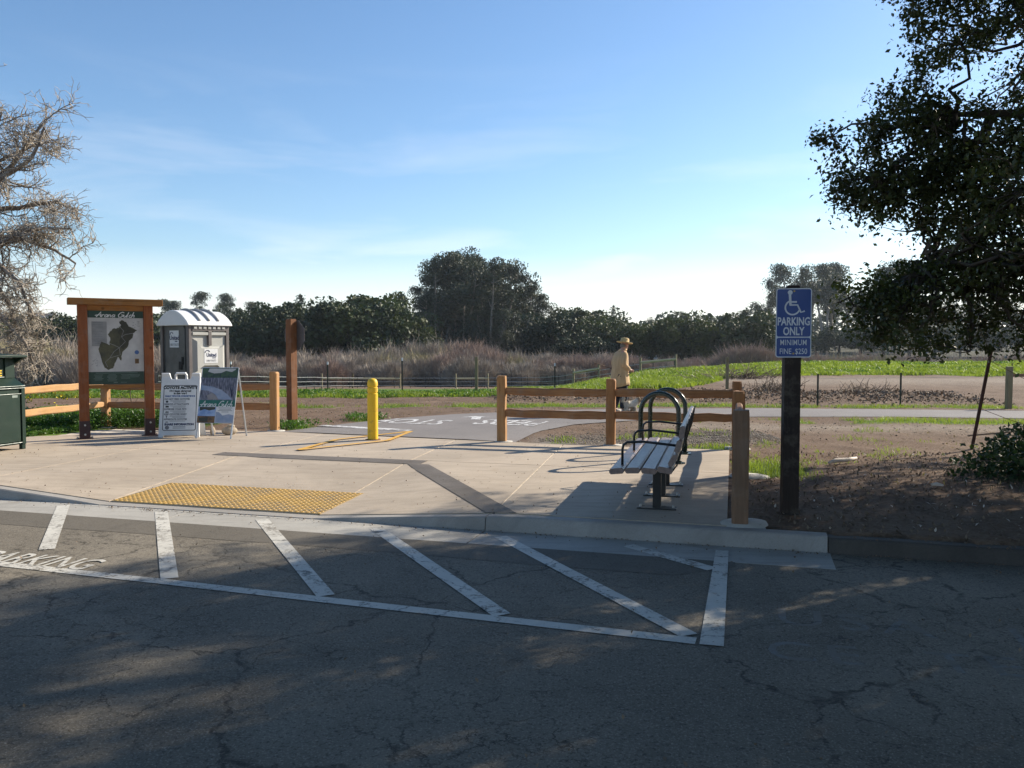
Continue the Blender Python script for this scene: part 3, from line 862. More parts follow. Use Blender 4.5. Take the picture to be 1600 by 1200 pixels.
# ---- text as flat or slightly raised mesh
_dg = bpy.context.evaluated_depsgraph_get
def text_mesh(s, size=1.0, align='CENTER', shear=0.0, extrude=0.0, bold=0.0, sx=1.0, spacing=1.0):
    cu = bpy.data.curves.new("lettering", 'FONT')
    cu.body = s; cu.size = size; cu.align_x = align; cu.align_y = 'CENTER'
    cu.shear = shear; cu.extrude = extrude; cu.offset = bold; cu.resolution_u = 3; cu.space_character = spacing
    o = bpy.data.objects.new("lettering", cu); COL.objects.link(o)
    bpy.context.view_layer.update()
    me = bpy.data.meshes.new_from_object(o.evaluated_get(_dg()))
    bpy.data.objects.remove(o); bpy.data.curves.remove(cu)
    if sx != 1.0:
        for v_ in me.vertices: v_.co.x *= sx
    return me
def text(s, size, mat_, parent, M, name="lettering", **kw):
    me = text_mesh(s, size, **kw)
    me.transform(M); me.materials.clear(); me.materials.append(MAT[mat_])
    return link(bpy.data.objects.new(name, me), parent)
def ground_text(s, size, mat_, x, y, z, rz, sy=1.0, sx=1.0, name="road_lettering", **kw):
    M = Matrix.Translation((x, y, z)) @ Matrix.Rotation(rz, 4, 'Z') @ Matrix.Diagonal((sx, sy, 1, 1))
    o = text(s, size, mat_, None, M, name, **kw)
    return tag(o, kind='structure')
ground_text("NO PARKING", 0.42, 'white_paint', -3.10, 6.07, ZP + 0.0016, R(-16), sy=0.95, sx=0.62, align='RIGHT', bold=0.004)
ground_text("STOP", 1.0, 'white_path', -1.95, 16.2, 0.0165, R(162), sy=1.35, sx=0.62, bold=0.012)
ground_text("PEDS", 1.0, 'white_path', 0.0, 15.95, 0.0165, R(160), sy=1.35, sx=0.60, bold=0.012)
mb = MB()
mb.add([(-1.05, 17.1, .0168), (-0.72, 17.35, .0168), (-0.45, 17.1, .0168)], [(2, 1, 0)])
mb.add([(-0.83, 16.55, .0168), (-0.64, 16.55, .0168), (-0.64, 17.08, .0168), (-0.83, 17.08, .0168)], [(0, 1, 2, 3)])
tag(mb.build("path_arrow_marking", MAT['white_path']), kind='structure')
mb = MB(); ribbon(mb, [(0.3, 17.35), (1.35, 17.0)], 0.55, 0.0165); tag(mb.build("blue_path_marking", MAT['blue_path']), kind='structure')
ground_text("USA  II", 0.44, 'ghost', 2.32, 4.72, ZP - 0.0042, R(-17), sx=0.95, bold=0.001, spacing=1.25)
ground_text("CE  TER", 0.40, 'ghost', 2.12, 4.22, ZP - 0.0042, R(-12), sx=0.95, bold=0.001, spacing=1.2).location.z = 0.0003
# ================================================================== THINGS NEAR THE CAMERA
def panelM(loc, rz, tilt=0.0):
    """frame whose local x runs along the face, y up the face, z out of the face (towards -Y before rz)"""
    return Matrix.Translation(loc) @ Matrix.Rotation(rz, 4, 'Z') @ Matrix.Rotation(R(90) - tilt, 4, 'X')

def flat(mb_poly, z0, z1, M, mat_, name, parent):
    mb = MB(); mb.prism(mb_poly, z0, z1, M)
    return mb.build(name, MAT[mat_], parent)
def rect(x0, y0, x1, y1): return [(x0, y0), (x1, y0), (x1, y1), (x0, y1)]
def rrect(x0, y0, x1, y1, r, n=4):
    P = []
    for cx, cy, a0 in ((x1 - r, y0 + r, -90), (x1 - r, y1 - r, 0), (x0 + r, y1 - r, 90), (x0 + r, y0 + r, 180)):
        for i in range(n + 1):
            a = R(a0 + 90 * i / n); P.append((cx + r * math.cos(a), cy + r * math.sin(a)))
    return P
def ring(outer, inner, z0, z1, M, mat_, name, parent):
    n = len(outer); mb = MB()
    V = [(x, y, z1) for x, y in outer] + [(x, y, z1) for x, y in inner] + [(x, y, z0) for x, y in outer]
    F = [(i, (i + 1) % n, n + (i + 1) % n, n + i) for i in range(n)] + [(2 * n + i, 2 * n + (i + 1) % n, (i + 1) % n, i) for i in range(n)]
    mb.add(V, F, M)
    return mb.build(name, MAT[mat_], parent)

# handwritten "Arana Gulch" as flat strokes
GLYPH = {
 'A': (0.62, [[(0, 0), (.36, 1), (.46, .45), (.52, 0)], [(-.22, .30), (.2, .42), (.62, .36)]]),
 'r': (0.34, [[(.02, .5), (.04, .25), (.0, 0)], [(.03, .3), (.12, .48), (.28, .46)]]),
 'a': (0.46, [[(.34, .44), (.16, .5), (.03, .3), (.06, .05), (.2, .02), (.32, .2), (.35, .5), (.36, .08), (.46, .02)]]),
 'n': (0.42, [[(.0, .5), (.02, .25), (.0, 0)], [(.02, .28), (.15, .49), (.27, .42), (.29, 0)]]),
 ' ': (0.30, []),
 'G': (0.74, [[(.66, .84), (.46, 1.0), (.18, .82), (.02, .4), (.14, .05), (.42, .02), (.62, .24), (.64, .44)], [(.38, .46), (.78, .44)]]),
 'u': (0.42, [[(.0, .5), (.0, .14), (.1, .02), (.24, .12), (.30, .5), (.30, .05), (.38, .0)]]),
 'l': (0.22, [[(.04, 1.0), (.0, .5), (.0, .05), (.1, .0)]]),
 'c': (0.38, [[(.30, .42), (.16, .5), (.02, .3), (.06, .05), (.2, 0), (.34, .1)]]),
 'h': (0.42, [[(.06, 1.05), (.02, .5), (.0, 0)], [(.02, .28), (.15, .5), (.27, .4), (.28, 0)]]),
}
def script_text(s, width, height, w, M, mat_, parent, name="lettering"):
    tot = sum(GLYPH[c_][0] for c_ in s); k = width / tot
    mb = MB(); x = -width / 2
    for c_ in s:
        adv, st = GLYPH[c_]
        for pl in st:
            pts = [(x + (px + 0.25 * py) * k, (py - 0.5) * height) for px, py in pl]
            V0 = len(mb.v); ribbon(mb, pts, w, 0.0)
        x += adv * k
    mb2 = MB(); mb2.add(mb.v, mb.f, M)
    return mb2.build(name, MAT[mat_], parent)

# ------------------------------------------------------------------ trail map kiosk
kx, ky = -6.88, 13.25
kyaw = math.atan2(0.50, 0.83); kw = 0.97
k = thing("map_kiosk", "redwood trail map kiosk with two posts and a thick plank roof beam", "kiosk", (kx, ky, 0), kyaw)
for i in range(2):
    mb = MB(); mb.box((i * kw, 0, 1.12), (0.14, 0.14, 2.06)); p_ = mb.build("post", MAT['redwood_z'], k, bev=0.006)
    mb = MB()
    for s_ in (-1, 1):
        mb.box((i * kw + s_ * 0.0735, 0, 0.145), (0.007, 0.135, 0.29))
        mb.box((i * kw, s_ * 0.0735, 0.145), (0.15, 0.007, 0.29))
    mb.box((i * kw, 0, 0.006), (0.24, 0.20, 0.012))
    sh = mb.build("steel_shoe", MAT['shoe'], p_)
    for zz in (0.075, 0.225):
        mb = MB(); mb.tube([(i * kw, -0.076, zz), (i * kw, -0.094, zz)], 0.017, 6); mb.build("bolt", MAT['bolt'], p_)
    for s_ in (-1, 1):
        mb = MB(); mb.tube([(i * kw + s_ * 0.105, 0, 0.008), (i * kw + s_ * 0.105, 0, 0.035)], 0.014, 6); mb.build("bolt", MAT['bolt'], p_)
mb = MB(); mb.box((kw / 2, 0, 2.108), (kw - 0.14, 0.09, 0.087)); mb.build("header", MAT['redwood_x'], k, bev=0.004)
mb = MB(); mb.box((kw / 2, 0, 0.835), (kw - 0.14, 0.10, 0.055)); mb.build("lower_rail", MAT['redwood_x'], k, bev=0.004)
mb = MB(); mb.box((kw / 2 + 0.005, 0, 2.205), (kw + 0.42, 0.30, 0.105)); mb.build("roof_beam", MAT['redwood_x'], k, bev=0.006)
bw = kw - 0.15; bh = 1.195; bz0 = 0.87
mb = MB(); mb.box((kw / 2, 0.0, bz0 + bh / 2), (bw, 0.03, bh)); mp_ = mb.build("map_panel", MAT['print_fog'], k)
M = panelM((kw / 2, -0.0155, bz0), 0)
flat(rect(-bw / 2, bh - 0.115, bw / 2, bh), 0, 0.0015, M, 'print_green', "title_band", mp_)
flat(rect(-bw / 2, 0, bw / 2, 0.205), 0, 0.0015, M, 'print_green', "footer_band", mp_)
script_text("Arana Gulch", 0.57, 0.085, 0.012, M @ Matrix.Translation((0, bh - 0.062, 0.003)), 'print_white', mp_)
def dense(pl, n=4, jit=0.008, seed=0):
    r_ = random.Random(seed); out = []
    for i in range(len(pl)):
        a, b_ = pl[i], pl[(i + 1) % len(pl)]
        for j in range(n):
            f = j / n; q = jit if j else 0
            out.append((a[0] + (b_[0] - a[0]) * f + r_.uniform(-q, q), a[1] + (b_[1] - a[1]) * f + r_.uniform(-q, q)))
    return out
land = [(-.24, .60), (-.20, .72), (-.10, .66), (-.09, .78), (-.12, .84), (-.06, .93), (.02, .95), (.05, 1.0), (.02, 1.055), (.07, 1.075), (.12, 1.04), (.14, .98), (.25, .91), (.20, .86), (.19, .78), (.15, .74), (.13, .64), (.06, .55), (.04, .40), (.0, .47), (-.04, .36), (-.06, .28), (-.12, .25), (-.17, .29), (-.20, .40)]
land = [(x * 1.18 + 0.02, 0.205 + (y - 0.22) * 0.98) for x, y in land][::-1]
flat(dense(land), 0, 0.0016, M, 'map_olive', "map_land", mp_)
wood_ = [(.05, 1.0), (.03, 1.05), (.07, 1.07), (.12, 1.03), (.14, .97), (.23, .91), (.19, .86), (.18, .77), (.14, .73), (.11, .62), (.06, .60), (.02, .70), (.04, .80), (.0, .88), (.03, .93)]
wood_ = [(x * 1.18 + 0.02, 0.205 + (y - 0.22) * 0.98) for x, y in wood_][::-1]
flat(dense(wood_, 4, 0.012, 2), 0.0016, 0.0026, M, 'map_dark', "map_woods", mp_)
mb = MB()
for tr_ in ([(.02, .98), (.08, .9), (.05, .8), (.10, .72), (.02, .62), (-.05, .55), (-.10, .45), (-.16, .38), (-.13, .30)], [(.20, .86), (.10, .84), (.05, .8)], [(-.10, .45), (-.02, .48), (.03, .50), (.02, .62)], [(-.12, .70), (-.04, .66), (.02, .62)]):
    ribbon(mb, [(x * 1.18 + .02, .205 + (y - .22) * .98) for x, y in tr_], .006, .0032)
mb2 = MB(); mb2.add(mb.v, mb.f, M); tag(mb2.build("map_trail", MAT['map_box'], mp_), kind='stuff')
flat(rect(-.355, .62, -.135, 1.02), 0, 0.0014, M, 'map_box', "map_key", mp_)
mb = MB(); r_ = random.Random(5)
for i in range(13):
    yy = 1.0 - i * 0.028
    if i in (4,): continue
    mb.box((-.245 - r_.uniform(0, .03), yy, 0.0022), (r_.uniform(.08, .17), 0.008, 0.0006))
mb2 = MB(); mb2.add(mb.v, mb.f, M); tag(mb2.build("fine_print", MAT['print_grey'], mp_), kind="stuff")
mb = MB()
for cx_, n_ in ((-.27, 5), (-.07, 6), (.13, 4), (.27, 3)):
    for i in range(n_): mb.box((cx_, .155 - i * .02, 0.0022), (r_.uniform(.10, .15), .008, .0006))
mb.box((0, .185, .0022), (.62, .01, .0006)); mb.box((-.02, .03, .0022), (.06, .016, .0006)); mb.box((.1, .03, .0022), (.09, .010, .0006))
mb2 = MB(); mb2.add(mb.v, mb.f, M); tag(mb2.build("fine_print", MAT['print_text_pale'], mp_), kind="stuff")
circ = [(.305 + .034 * math.cos(R(a)), .52 + .034 * math.sin(R(a))) for a in range(0, 360, 20)]
flat(circ, 0, 0.0018, M, 'print_blue', "round_emblem", mp_)
flat(rect(.275, .335, .335, .415), 0, 0.0016, M, 'photo_brown', "small_photo", mp_)
mb = MB()
for i in range(26):
    a = r_.random()
    cx_, cy_ = ((-.36 + r_.uniform(0, .08), .36 + r_.uniform(-.06, .08)) if i < 13 else (.3 + r_.uniform(-.06, .07), .98 + r_.uniform(-.06, .05)))
    mb.box((cx_, cy_, 0.0018), (r_.uniform(.006, .03), r_.uniform(.004, .008), .0006), rotm(0, 0, r_.uniform(-1, 1)))
mb2 = MB(); mb2.add(mb.v, mb.f, M); tag(mb2.build("plant_sketch", MAT['print_grey'], mp_), kind="stuff")

# ------------------------------------------------------------------ white sandwich board about coyotes
ax, ay, ayaw = -5.44, 13.42, R(6)
s1 = thing("sandwich_board", "white plastic sandwich board headed COYOTE ACTIVITY standing right of the map kiosk", "sandwich board", (ax, ay, 0), ayaw)
TILT = R(11)
def board_poly():
    w0, w1, h = 0.325, 0.305, 1.07
    P = [(-w0, 0), (-w0 + .07, 0), (-w0 + .085, .035), (w0 - .085, .035), (w0 - .07, 0), (w0, 0), (w1, h),
         (w1 - .125, h), (w1 - .15, h - .105), (-w1 + .15, h - .105), (-w1 + .125, h), (-w1, h)]
    return P
for s_ in (0, 1):
    if s_ == 0: M1 = panelM((0, 0, 0), 0, TILT)
    else: M1 = panelM((0, 0.42, 0), R(180), TILT)
    mb = MB(); mb.prism(board_poly(), -0.035, 0.0, M1)
    pnl = mb.build("front_board" if s_ == 0 else "rear_board", MAT['white_plastic'], s1, bev=0.008)
    mb = MB()
    mb.tube([M1 @ Vector(q) for q in ((-.085, .955, -.018), (-.085, 1.035, -.018), (-.07, 1.065, -.018), (.07, 1.065, -.018), (.085, 1.035, -.018), (.085, .955, -.018))], 0.019, 8)
    mb.build("handle", MAT['white_plastic'], pnl)
    if s_ == 0: fb_ = pnl; MF = M1
ring(rrect(-.265, .115, .265, .865, .03), rrect(-.255, .125, .255, .855, .022), 0, 0.0014, MF, 'print_black', "print_border", fb_)
def tx(s, x, y, size, m_='print_black', bold=0.0, sx=1.0, al='CENTER', par=fb_, MM=MF, **kw):
    return text(s, size, m_, par, MM @ Matrix.Translation((x, y, 0.002)), bold=bold, sx=sx, align=al, **kw)
tx("COYOTE ACTIVITY", 0, .822, .064, bold=.0042, sx=.97)
tx("Has been observed", 0, .768, .044, bold=.0026)
tx("in this area!", 0, .728, .044, bold=.0026)
tx("DAILY TIPS FOR COEXISTENCE", 0, .682, .034, 'print_blue', .002, 1.0)
for i, s_ in enumerate(("DO NOT FEED COYOTES", "REMOVE ATTRACTANTS", "SUPERVISE YOUR PETS", "KEEP COYOTES WARY", "APPRECIATE COYOTES")):
    y_ = .632 - i * .083
    tx(s_, -.245, y_, .037, 'print_grey', .0020, .95, 'LEFT')
    mb = MB()
    for j in range(2 if i < 4 else 1): mb.box((-.03 + .02 * (j % 2), y_ - .029 - j * .019, .0016), (.25 - .05 * j, .007, .0008))
    mb2 = MB(); mb2.add(mb.v, mb.f, MF); tag(mb2.build("fine_print", MAT['print_grey'], fb_), kind="stuff")
    mb = MB()
    if i == 0: mb.prism([(-.205 + .02 * math.cos(a), y_ - .040 + .018 * math.sin(a)) for a in np.linspace(0, 5.6, 8)], 0, .0015, MF)
    elif i == 1: mb.prism(rect(-.225, y_ - .053, -.175, y_ - .026), 0, .0015, MF)
    elif i == 2: mb.prism([(-.23, y_ - .055), (-.21, y_ - .03), (-.195, y_ - .045), (-.185, y_ - .025), (-.17, y_ - .055)][::-1], 0, .0015, MF)
    elif i == 3: mb.prism([(-.21, y_ - .06), (-.2, y_ - .06), (-.2, y_ - .035), (-.185, y_ - .022), (-.225, y_ - .022), (-.21, y_ - .035)], 0, .0015, MF)
    else: mb.prism([(-.225, y_ - .05), (-.18, y_ - .05), (-.17, y_ - .04), (-.21, y_ - .036)], 0, .0015, MF)
    mb.build("pictogram", MAT['print_black'], fb_)
tx("SHARE INFORMATION", 0, .216, .046, 'print_navy', .003, 1.0)
mb = MB()
for j in range(2): mb.box((.0, .178 - j * .022, .0016), (.2, .009, .0008))
mb2 = MB(); mb2.add(mb.v, mb.f, MF); tag(mb2.build("fine_print", MAT['print_grey'], fb_), kind="stuff")
flat([(-.19 + .033 * math.cos(R(a)), .165 + .033 * math.sin(R(a))) for a in range(0, 360, 24)], 0, .0015, MF, 'print_grey', "round_emblem", fb_)

# ------------------------------------------------------------------ printed poster board on a metal easel
s2 = thing("poster_board", "metal easel board with a colour poster lettered Arana Gulch beside the white coyote sign", "poster board", (-4.82, 13.26, 0), R(-8))
M2 = panelM((0, 0, 0), 0, R(9)) @ Matrix(((1, 0.05, 0, 0), (0, 1, 0, 0), (0, 0, 1, 0), (0, 0, 0, 1)))
PW, P0, P1 = 0.315, 0.25, 1.16
mb = MB(); mb.prism(rrect(-PW, P0, PW, P1, .02), -0.012, 0, M2); pb = mb.build("poster_panel", MAT['alu'], s2)
for sx_ in (-1, 1):
    mb = MB(); mb.tube([M2 @ Vector((sx_ * (PW - .02), 0, -.02)), M2 @ Vector((sx_ * (PW - .02), P1 - .03, -.02))], 0.016, 6); mb.build("leg", MAT['alu'], s2)
    top = M2 @ Vector((sx_ * (PW - .02), P1 - .06, -.03))
    mb = MB(); mb.tube([top, (top.x * 1.0, 0.46, 0.0)], 0.016, 6); mb.build("leg", MAT['alu'], s2)
flat(rect(-PW + .008, P1 - .17, PW - .008, P1 - .01), 0, .0012, M2, 'photo_leaf', "poster_foliage", pb)
flat([(-.19, P1 - .02), (-.21, P1 - .07), (-.1, P1 - .1), (.02, P1 - .09), (.10, P1 - .055), (.2, P1 - .075), (.26, P1 - .04), (.27, P1 - .02)], .0012, .0018, M2, 'print_fog', "poster_sky", pb)
flat(rect(-PW + .008, P0 + .375, PW - .008, P1 - .17), 0, .0012, M2, 'photo_wood', "poster_woodland", pb)
arc = [(-.3, .86), (-.12, .845), (.05, .79), (.17, .71), (.25, .632), (.02, .632), (-.03, .70), (-.1, .745), (-.19, .775), (-.3, .785)]
flat([(x, y + .005) for x, y in arc][::-1], .0012, .0018, M2, 'photo_water', "poster_stream", pb)
arc2 = [(-.10, .742), (-.03, .70), (.02, .634), (-.16, .634), (-.19, .70)]
flat(arc2[::-1], .0012, .0019, M2, 'photo_path', "poster_path", pb)
mb = MB(); r_ = random.Random(9)
for i in range(9):
    a = R(25 + i * 16); L_ = r_.uniform(.09, .2)
    mb.tube([(.23, .66 + .01 * i, .002), (.23 + L_ * .5 * math.cos(a) * .5, .66 + .01 * i + L_ * .6, .002), (.23 + L_ * math.cos(a) * .45, .66 + .01 * i + L_ * math.sin(a), .002)], .0032, 3)
for i in range(16):
    x_ = -.26 + i * .034 + r_.uniform(-.01, .01)
    mb.tube([(x_, .86 - .1 * (i / 16), .0022), (x_ + r_.uniform(-.012, .012), r_.uniform(.98, 1.06), .0022)], .0028, 3)
mb2 = MB(); mb2.add(mb.v, mb.f, M2); tag(mb2.build("poster_stems", MAT['print_navy'], pb), kind="stuff")
flat(rect(-PW + .004, P0 + .27, PW - .004, P0 + .375), 0, .0016, M2, 'print_teal', "poster_band", pb)
script_text("Arana Gulch", 0.54, 0.095, 0.011, M2 @ Matrix.Translation((0, P0 + .315, .003)), 'print_white', pb)
flat(rect(-PW + .004, P0 + .005, -.01, P0 + .262), 0, .0012, M2, 'photo_sky', "small_photo", pb)
flat(rect(-PW + .004, P0 + .005, -.01, P0 + .115), .0012, .0018, M2, 'photo_brown', "small_photo", pb)
flat(rect(-PW + .03, P0 + .03, -.13, P0 + .09), .0018, .0022, M2, 'map_dark', "small_photo", pb)
flat([(-.29, P0 + .262), (-.28, P0 + .20), (-.2, P0 + .225), (-.12, P0 + .205), (-.02, P0 + .225), (-.02, P0 + .262)], .0012, .0018, M2, 'map_dark', "small_photo", pb)
flat(rect(-.004, P0 + .005, PW - .004, P0 + .27), 0, .0012, M2, 'print_white', "poster_map", pb)
flat([(0, P0 + .008), (PW - .008, P0 + .008), (PW - .008, P0 + .13), (.22, P0 + .15), (.12, P0 + .125), (.05, P0 + .18), (0, P0 + .185)], .0012, .0018, M2, 'photo_water', "poster_map", pb)
mb = MB()
for i, w_ in enumerate((.24, .2, .24, .12)): mb.box((.155, P0 + .25 - i * .022, .002), (w_, .008, .0006))
mb2 = MB(); mb2.add(mb.v, mb.f, M2); tag(mb2.build("fine_print", MAT['print_grey'], pb), kind="stuff")
mb = MB(); mb.ball((0, 0, .075), (.13, .09, .075), 9); mb.ball((.02, .0, .15), (.07, .05, .035), 7)
sb = mb.build("sandbag", MAT['sack'], None, smooth=True); sb.location = (-4.75, 13.83, -0.005); sb.rotation_euler = (0, 0, .3)
tag(sb, "beige sandbag lying on the concrete behind the poster board", "sandbag")
mb = MB(); mb.ball((0, 0, .06), (.045, .05, .085), 8)
sb = mb.build("weight_block", MAT['sack'], None, smooth=True); sb.location = (-5.02, 13.80, 0.0)
tag(sb, "small upright tan weight standing between the two sign boards", "weight")

# ------------------------------------------------------------------ portable toilet
T = thing("portable_toilet", "grey portable toilet with a white arched roof behind the map kiosk", "portable toilet", (-6.74, 17.24, -0.02), R(56))
S = 0.98                                    # local: +x along the long lit side from the near corner, +y along the door side
mb = MB(); mb.box((S / 2, S / 2, 0.07), (S + .06, S + .06, .14)); mb.build("skid_base", MAT['toilet_dark'], T, bev=.02)
mb = MB()
mb.box((S / 2, 0.035, 1.06), (S - .10, 0.03, 1.86)); mb.build("side_wall", MAT['toilet_grey'], T)
mb = MB(); mb.box((S / 2, S - 0.035, 1.06), (S - .10, 0.03, 1.86)); mb.build("side_wall", MAT['toilet_grey'], T)
mb = MB(); mb.box((S - .035, S / 2, 1.06), (0.03, S - .10, 1.86)); mb.build("rear_wall", MAT['toilet_grey'], T)
def arch(x0, x1, z, rise, n=12): return [(x1 + (x0 - x1) * i / n, z + rise * math.sin(math.pi * i / n)) for i in range(n + 1)]
AX = Matrix(((0, 0, 1, 0), (1, 0, 0, 0), (0, 1, 0, 0), (0, 0, 0, 1)))     # prism (a,b,z) -> x=z, y=a, z=b
mb = MB(); mb.prism([(.04, .14), (S - .04, .14)] + arch(.04, S - .04, 1.96, .24), 0.03, 0.06, AX); mb.build("front_frame", MAT['toilet_dark'], T)
mb = MB(); mb.prism([(.15, .18), (S - .15, .18)] + arch(.15, S - .15, 1.88, .22), 0.012, 0.03, AX); dr = mb.build("door", MAT['toilet_dark'], T, bev=.006)
mb = MB(); mb.box((.005, .30, 1.10), (.03, .10, .17)); mb.box((.005, .235, 1.2), (.028, .05, .16)); mb.build("handle", MAT['black'], dr, bev=.005)
for cx_, cy_ in ((.03, .03), (S - .03, .03), (.03, S - .03), (S - .03, S - .03)):
    mb = MB(); mb.box((cx_, cy_, 1.07), (.085, .085, 1.88)); mb.build("corner_post", MAT['toilet_frame'], T, bev=.012)
# relief on the lit side
MS = Matrix(((S / 1.12, 0, 0, 0), (0, 0, -1, 0.02), (0, 1, 0, 0), (0, 0, 0, 1)))   # prism (a,b,z) -> x=a, y=.02-z, z=b
mb = MB(); mb.box((S / 2, 0.0, 1.90), (S - .14, .05, .14)); vt = mb.build("vent_band", MAT['toilet_frame'], T, bev=.006)
for i in range(7):
    mb = MB(); mb.box((.14 + i * .115, -.03, 1.90), (.075, .02, .055)); mb.build("vent_slot", MAT['toilet_grey'], vt, bev=.004)
mb = MB(); mb.prism([(.09, 1.80), (.09, 1.74), (1.03, 1.74), (1.03, 1.80)], 0, .045, MS); mb.build("ledge", MAT['toilet_grey'], T, bev=.006)
mb = MB(); mb.prism(rect(.52, 1.52, .62, 1.83), 0, .05, MS); mb.build("centre_rib", MAT['toilet_frame'], T, bev=.012)
P = [(.10, .92), (.22, 1.0), (.34, 1.06), (.82, 1.06), (.90, 1.0), (1.02, .92), (1.02, 1.55), (.88, 1.50), (.26, 1.50), (.10, 1.68)]
mb = MB()
n = len(P); cx_, cy_ = .58, 1.28
V = [MS @ Vector((x, y, 0.0)) for x, y in P] + [MS @ Vector((cx_ + (x - cx_) * .78, cy_ + (y - cy_) * .82, .055)) for x, y in P]
mb.add(V, [(i, (i + 1) % n, n + (i + 1) % n, n + i) for i in range(n)] + [tuple(range(n, 2 * n))])
rp = mb.build("raised_panel", MAT['toilet_grey'], T)
for x_ in (.30, .54, .78):
    mb = MB(); mb.prism(rect(x_, .24, x_ + .13, .86), 0, .06, MS); mb.build("wall_rib", MAT['toilet_grey'], T, bev=.012)
# barrel roof and ribs
def roof_prof(off, over): return [(-over, 1.94)] + [(-over + (S + 2 * over) * i / 18, 1.97 + off + .30 * math.sin(math.pi * i / 18) ** .8) for i in range(19)] + [(S + over, 1.94)]
rp_ = roof_prof(0, .07)
mb = MB(); mb.prism(rp_[::-1], -.06, S + .06, AX); rf = mb.build("roof", MAT['toilet_white'], T, bev=.02)
for x_ in (.26, .49, .72):
    pts = [(x_, -.02 + (S + .04) * i / 14, 1.985 + .305 * math.sin(math.pi * (.04 + .92 * i / 14)) ** .8) for i in range(15)]
    mb = MB(); mb.tube(pts, 0.03, 8); mb.build("roof_rib", MAT['toilet_rib'], rf, smooth=True)
def decal(M_, w, h, par):
    mb = MB(); mb.prism(rect(-w / 2, -h / 2, w / 2, h / 2), 0, .003, M_); d = mb.build("company_decal", MAT['print_white'], par)
    text("United", h * .36, 'print_navy', d, M_ @ Matrix.Translation((0.01, h * .06, .005)), bold=.004, sx=.95)
    pts = [M_ @ Vector((-.26 * w + .18 * w * math.cos(R(a)), .20 * h + .20 * h * math.sin(R(a)), .006)) for a in range(30, 171, 20)]
    mb = MB(); mb.tube(pts, .007, 5); mb.build("swoosh", MAT['print_navy'], d)
    mb = MB(); mb.prism(rect(.08 * w, -.17 * h, .36 * w, -.11 * h), .003, .005, M_); mb.build("underline", MAT['print_navy'], d)
    text("1-800-TOILETS", h * .19, 'print_grey', d, M_ @ Matrix.Translation((0, -h * .34, .005)), sx=.78, bold=.001)
decal(MS @ Matrix.Translation((.58, 1.30, .056)), .38, .30, rp)
MD = Matrix(((0, 0, -1, .012), (-1, 0, 0, 0), (0, 1, 0, 0), (0, 0, 0, 1)))   # a -> -y, b -> z, out -> -x
decal(MD @ Matrix.Translation((-.52, 1.66, 0)), .32, .36, dr)

# ------------------------------------------------------------------ recycling bin at the left edge
B = thing("recycling_bin", "dark green steel recycling bin with yellow RECYCLE lettering beside the kiosk", "recycling bin", (-7.08, 11.97, 0), math.atan2(-0.279, 0.96) - R(90) - R(0))
# local: +x runs along the lettered face towards the camera, -y ... the face looks along local +y
BW, BD = 1.35, 0.80
def bb(name, x0, x1, y0, y1, z0, z1, m_, par=B, bev=.004):
    mb = MB(); mb.box(((x0 + x1) / 2, (y0 + y1) / 2, (z0 + z1) / 2), (x1 - x0, y1 - y0, z1 - z0)); return mb.build(name, MAT[m_], par, bev=bev)
bb("body", 0, BW, -BD, -0.012, .075, .92, 'bin_green')
for x_ in (0.0, BW - .06):
    for y_ in (-.06, -BD): bb("leg", x_, x_ + .06, y_, y_ + .06, 0, .08, 'bin_green')
dr = bb("door", .09, BW - .09, -.012, .012, .12, .80, 'bin_green')
bb("door_top_trim", .07, BW - .07, .0, .022, .802, .812, 'bin_trim', dr)
bb("door_bottom_trim", .07, BW - .07, .0, .018, .098, .106, 'bin_trim', dr)
bb("label_plate", .13, .22, .0125, .015, .755, .79, 'bin_trim', dr, 0)
bb("sticker", .50, .66, .0125, .0145, .53, .63, 'white_plastic', dr, 0)
bb("latch", .50, .62, .0125, .035, .47, .485, 'bin_trim', dr)
bb("corner_strip", 0, .06, -.012, .012, .075, .92, 'bin_green'); bb("corner_strip", BW - .06, BW, -.012, .012, .075, .92, 'bin_green')
bb("body_trim", -.004, BW + .004, -.012, .020, .885, .893, 'bin_trim')
mb = MB()
mb.hexa([(0, -BD, .92), (BW, -BD, .92), (BW, .014, .92), (0, .014, .92)], [(.0, -BD, 1.03), (BW, -BD, 1.03), (BW - .0, -.17, 1.03), (.0, -.17, 1.03)])
mb.build("sloping_shelf", MAT['bin_green'], B, bev=.004)
bb("shelf_trim", .0, BW, .008, .022, .915, .923, 'bin_trim')
bb("hopper", .0, BW, -BD, -.20, 1.03, 1.32, 'bin_green')
for x0, x1 in ((0, .16), (BW - .16, BW)): bb("hopper_cheek", x0, x1, -.20, -.165, 1.03, 1.32, 'bin_green')
hp = bb("hopper_front", .165, BW - .165, -.20, -.185, 1.04, 1.31, 'bin_green', B)
bb("hopper_trim", .165, BW - .165, -.185, -.172, 1.042, 1.052, 'bin_trim', hp)
bb("hole_trim", .42, .60, -.185, -.165, 1.238, 1.246, 'bin_trim', hp)
mb = MB(); mb.tube([(.55, -.188, 1.19), (.55, -.178, 1.19)], .05, 14); mb.build("bottle_hole", MAT['black'], hp)
mb = MB(); mb.prism([(-BD - .03, 1.34), (.02, 1.33), (.02, 1.365), (-BD - .03, 1.40)], -.05, BW + .05, AX); mb.build("lid", MAT['bin_green'], B, bev=.004)
mb = MB(); mb.prism([(-.2, 1.22), (.015, 1.335), (-.2, 1.335)], -.04, .0, AX); mb.build("lid_gusset", MAT['bin_green'], B)
MBn = Matrix(((-1, 0, 0, 0), (0, 0, 1, -.184), (0, 1, 0, 0), (0, 0, 0, 1)))    # text reads along local -x, faces local +y
text("RECYCLE", .118, 'yellow', hp, MBn @ Matrix.Translation((-.20, 1.10, .002)), align='RIGHT', bold=.003)

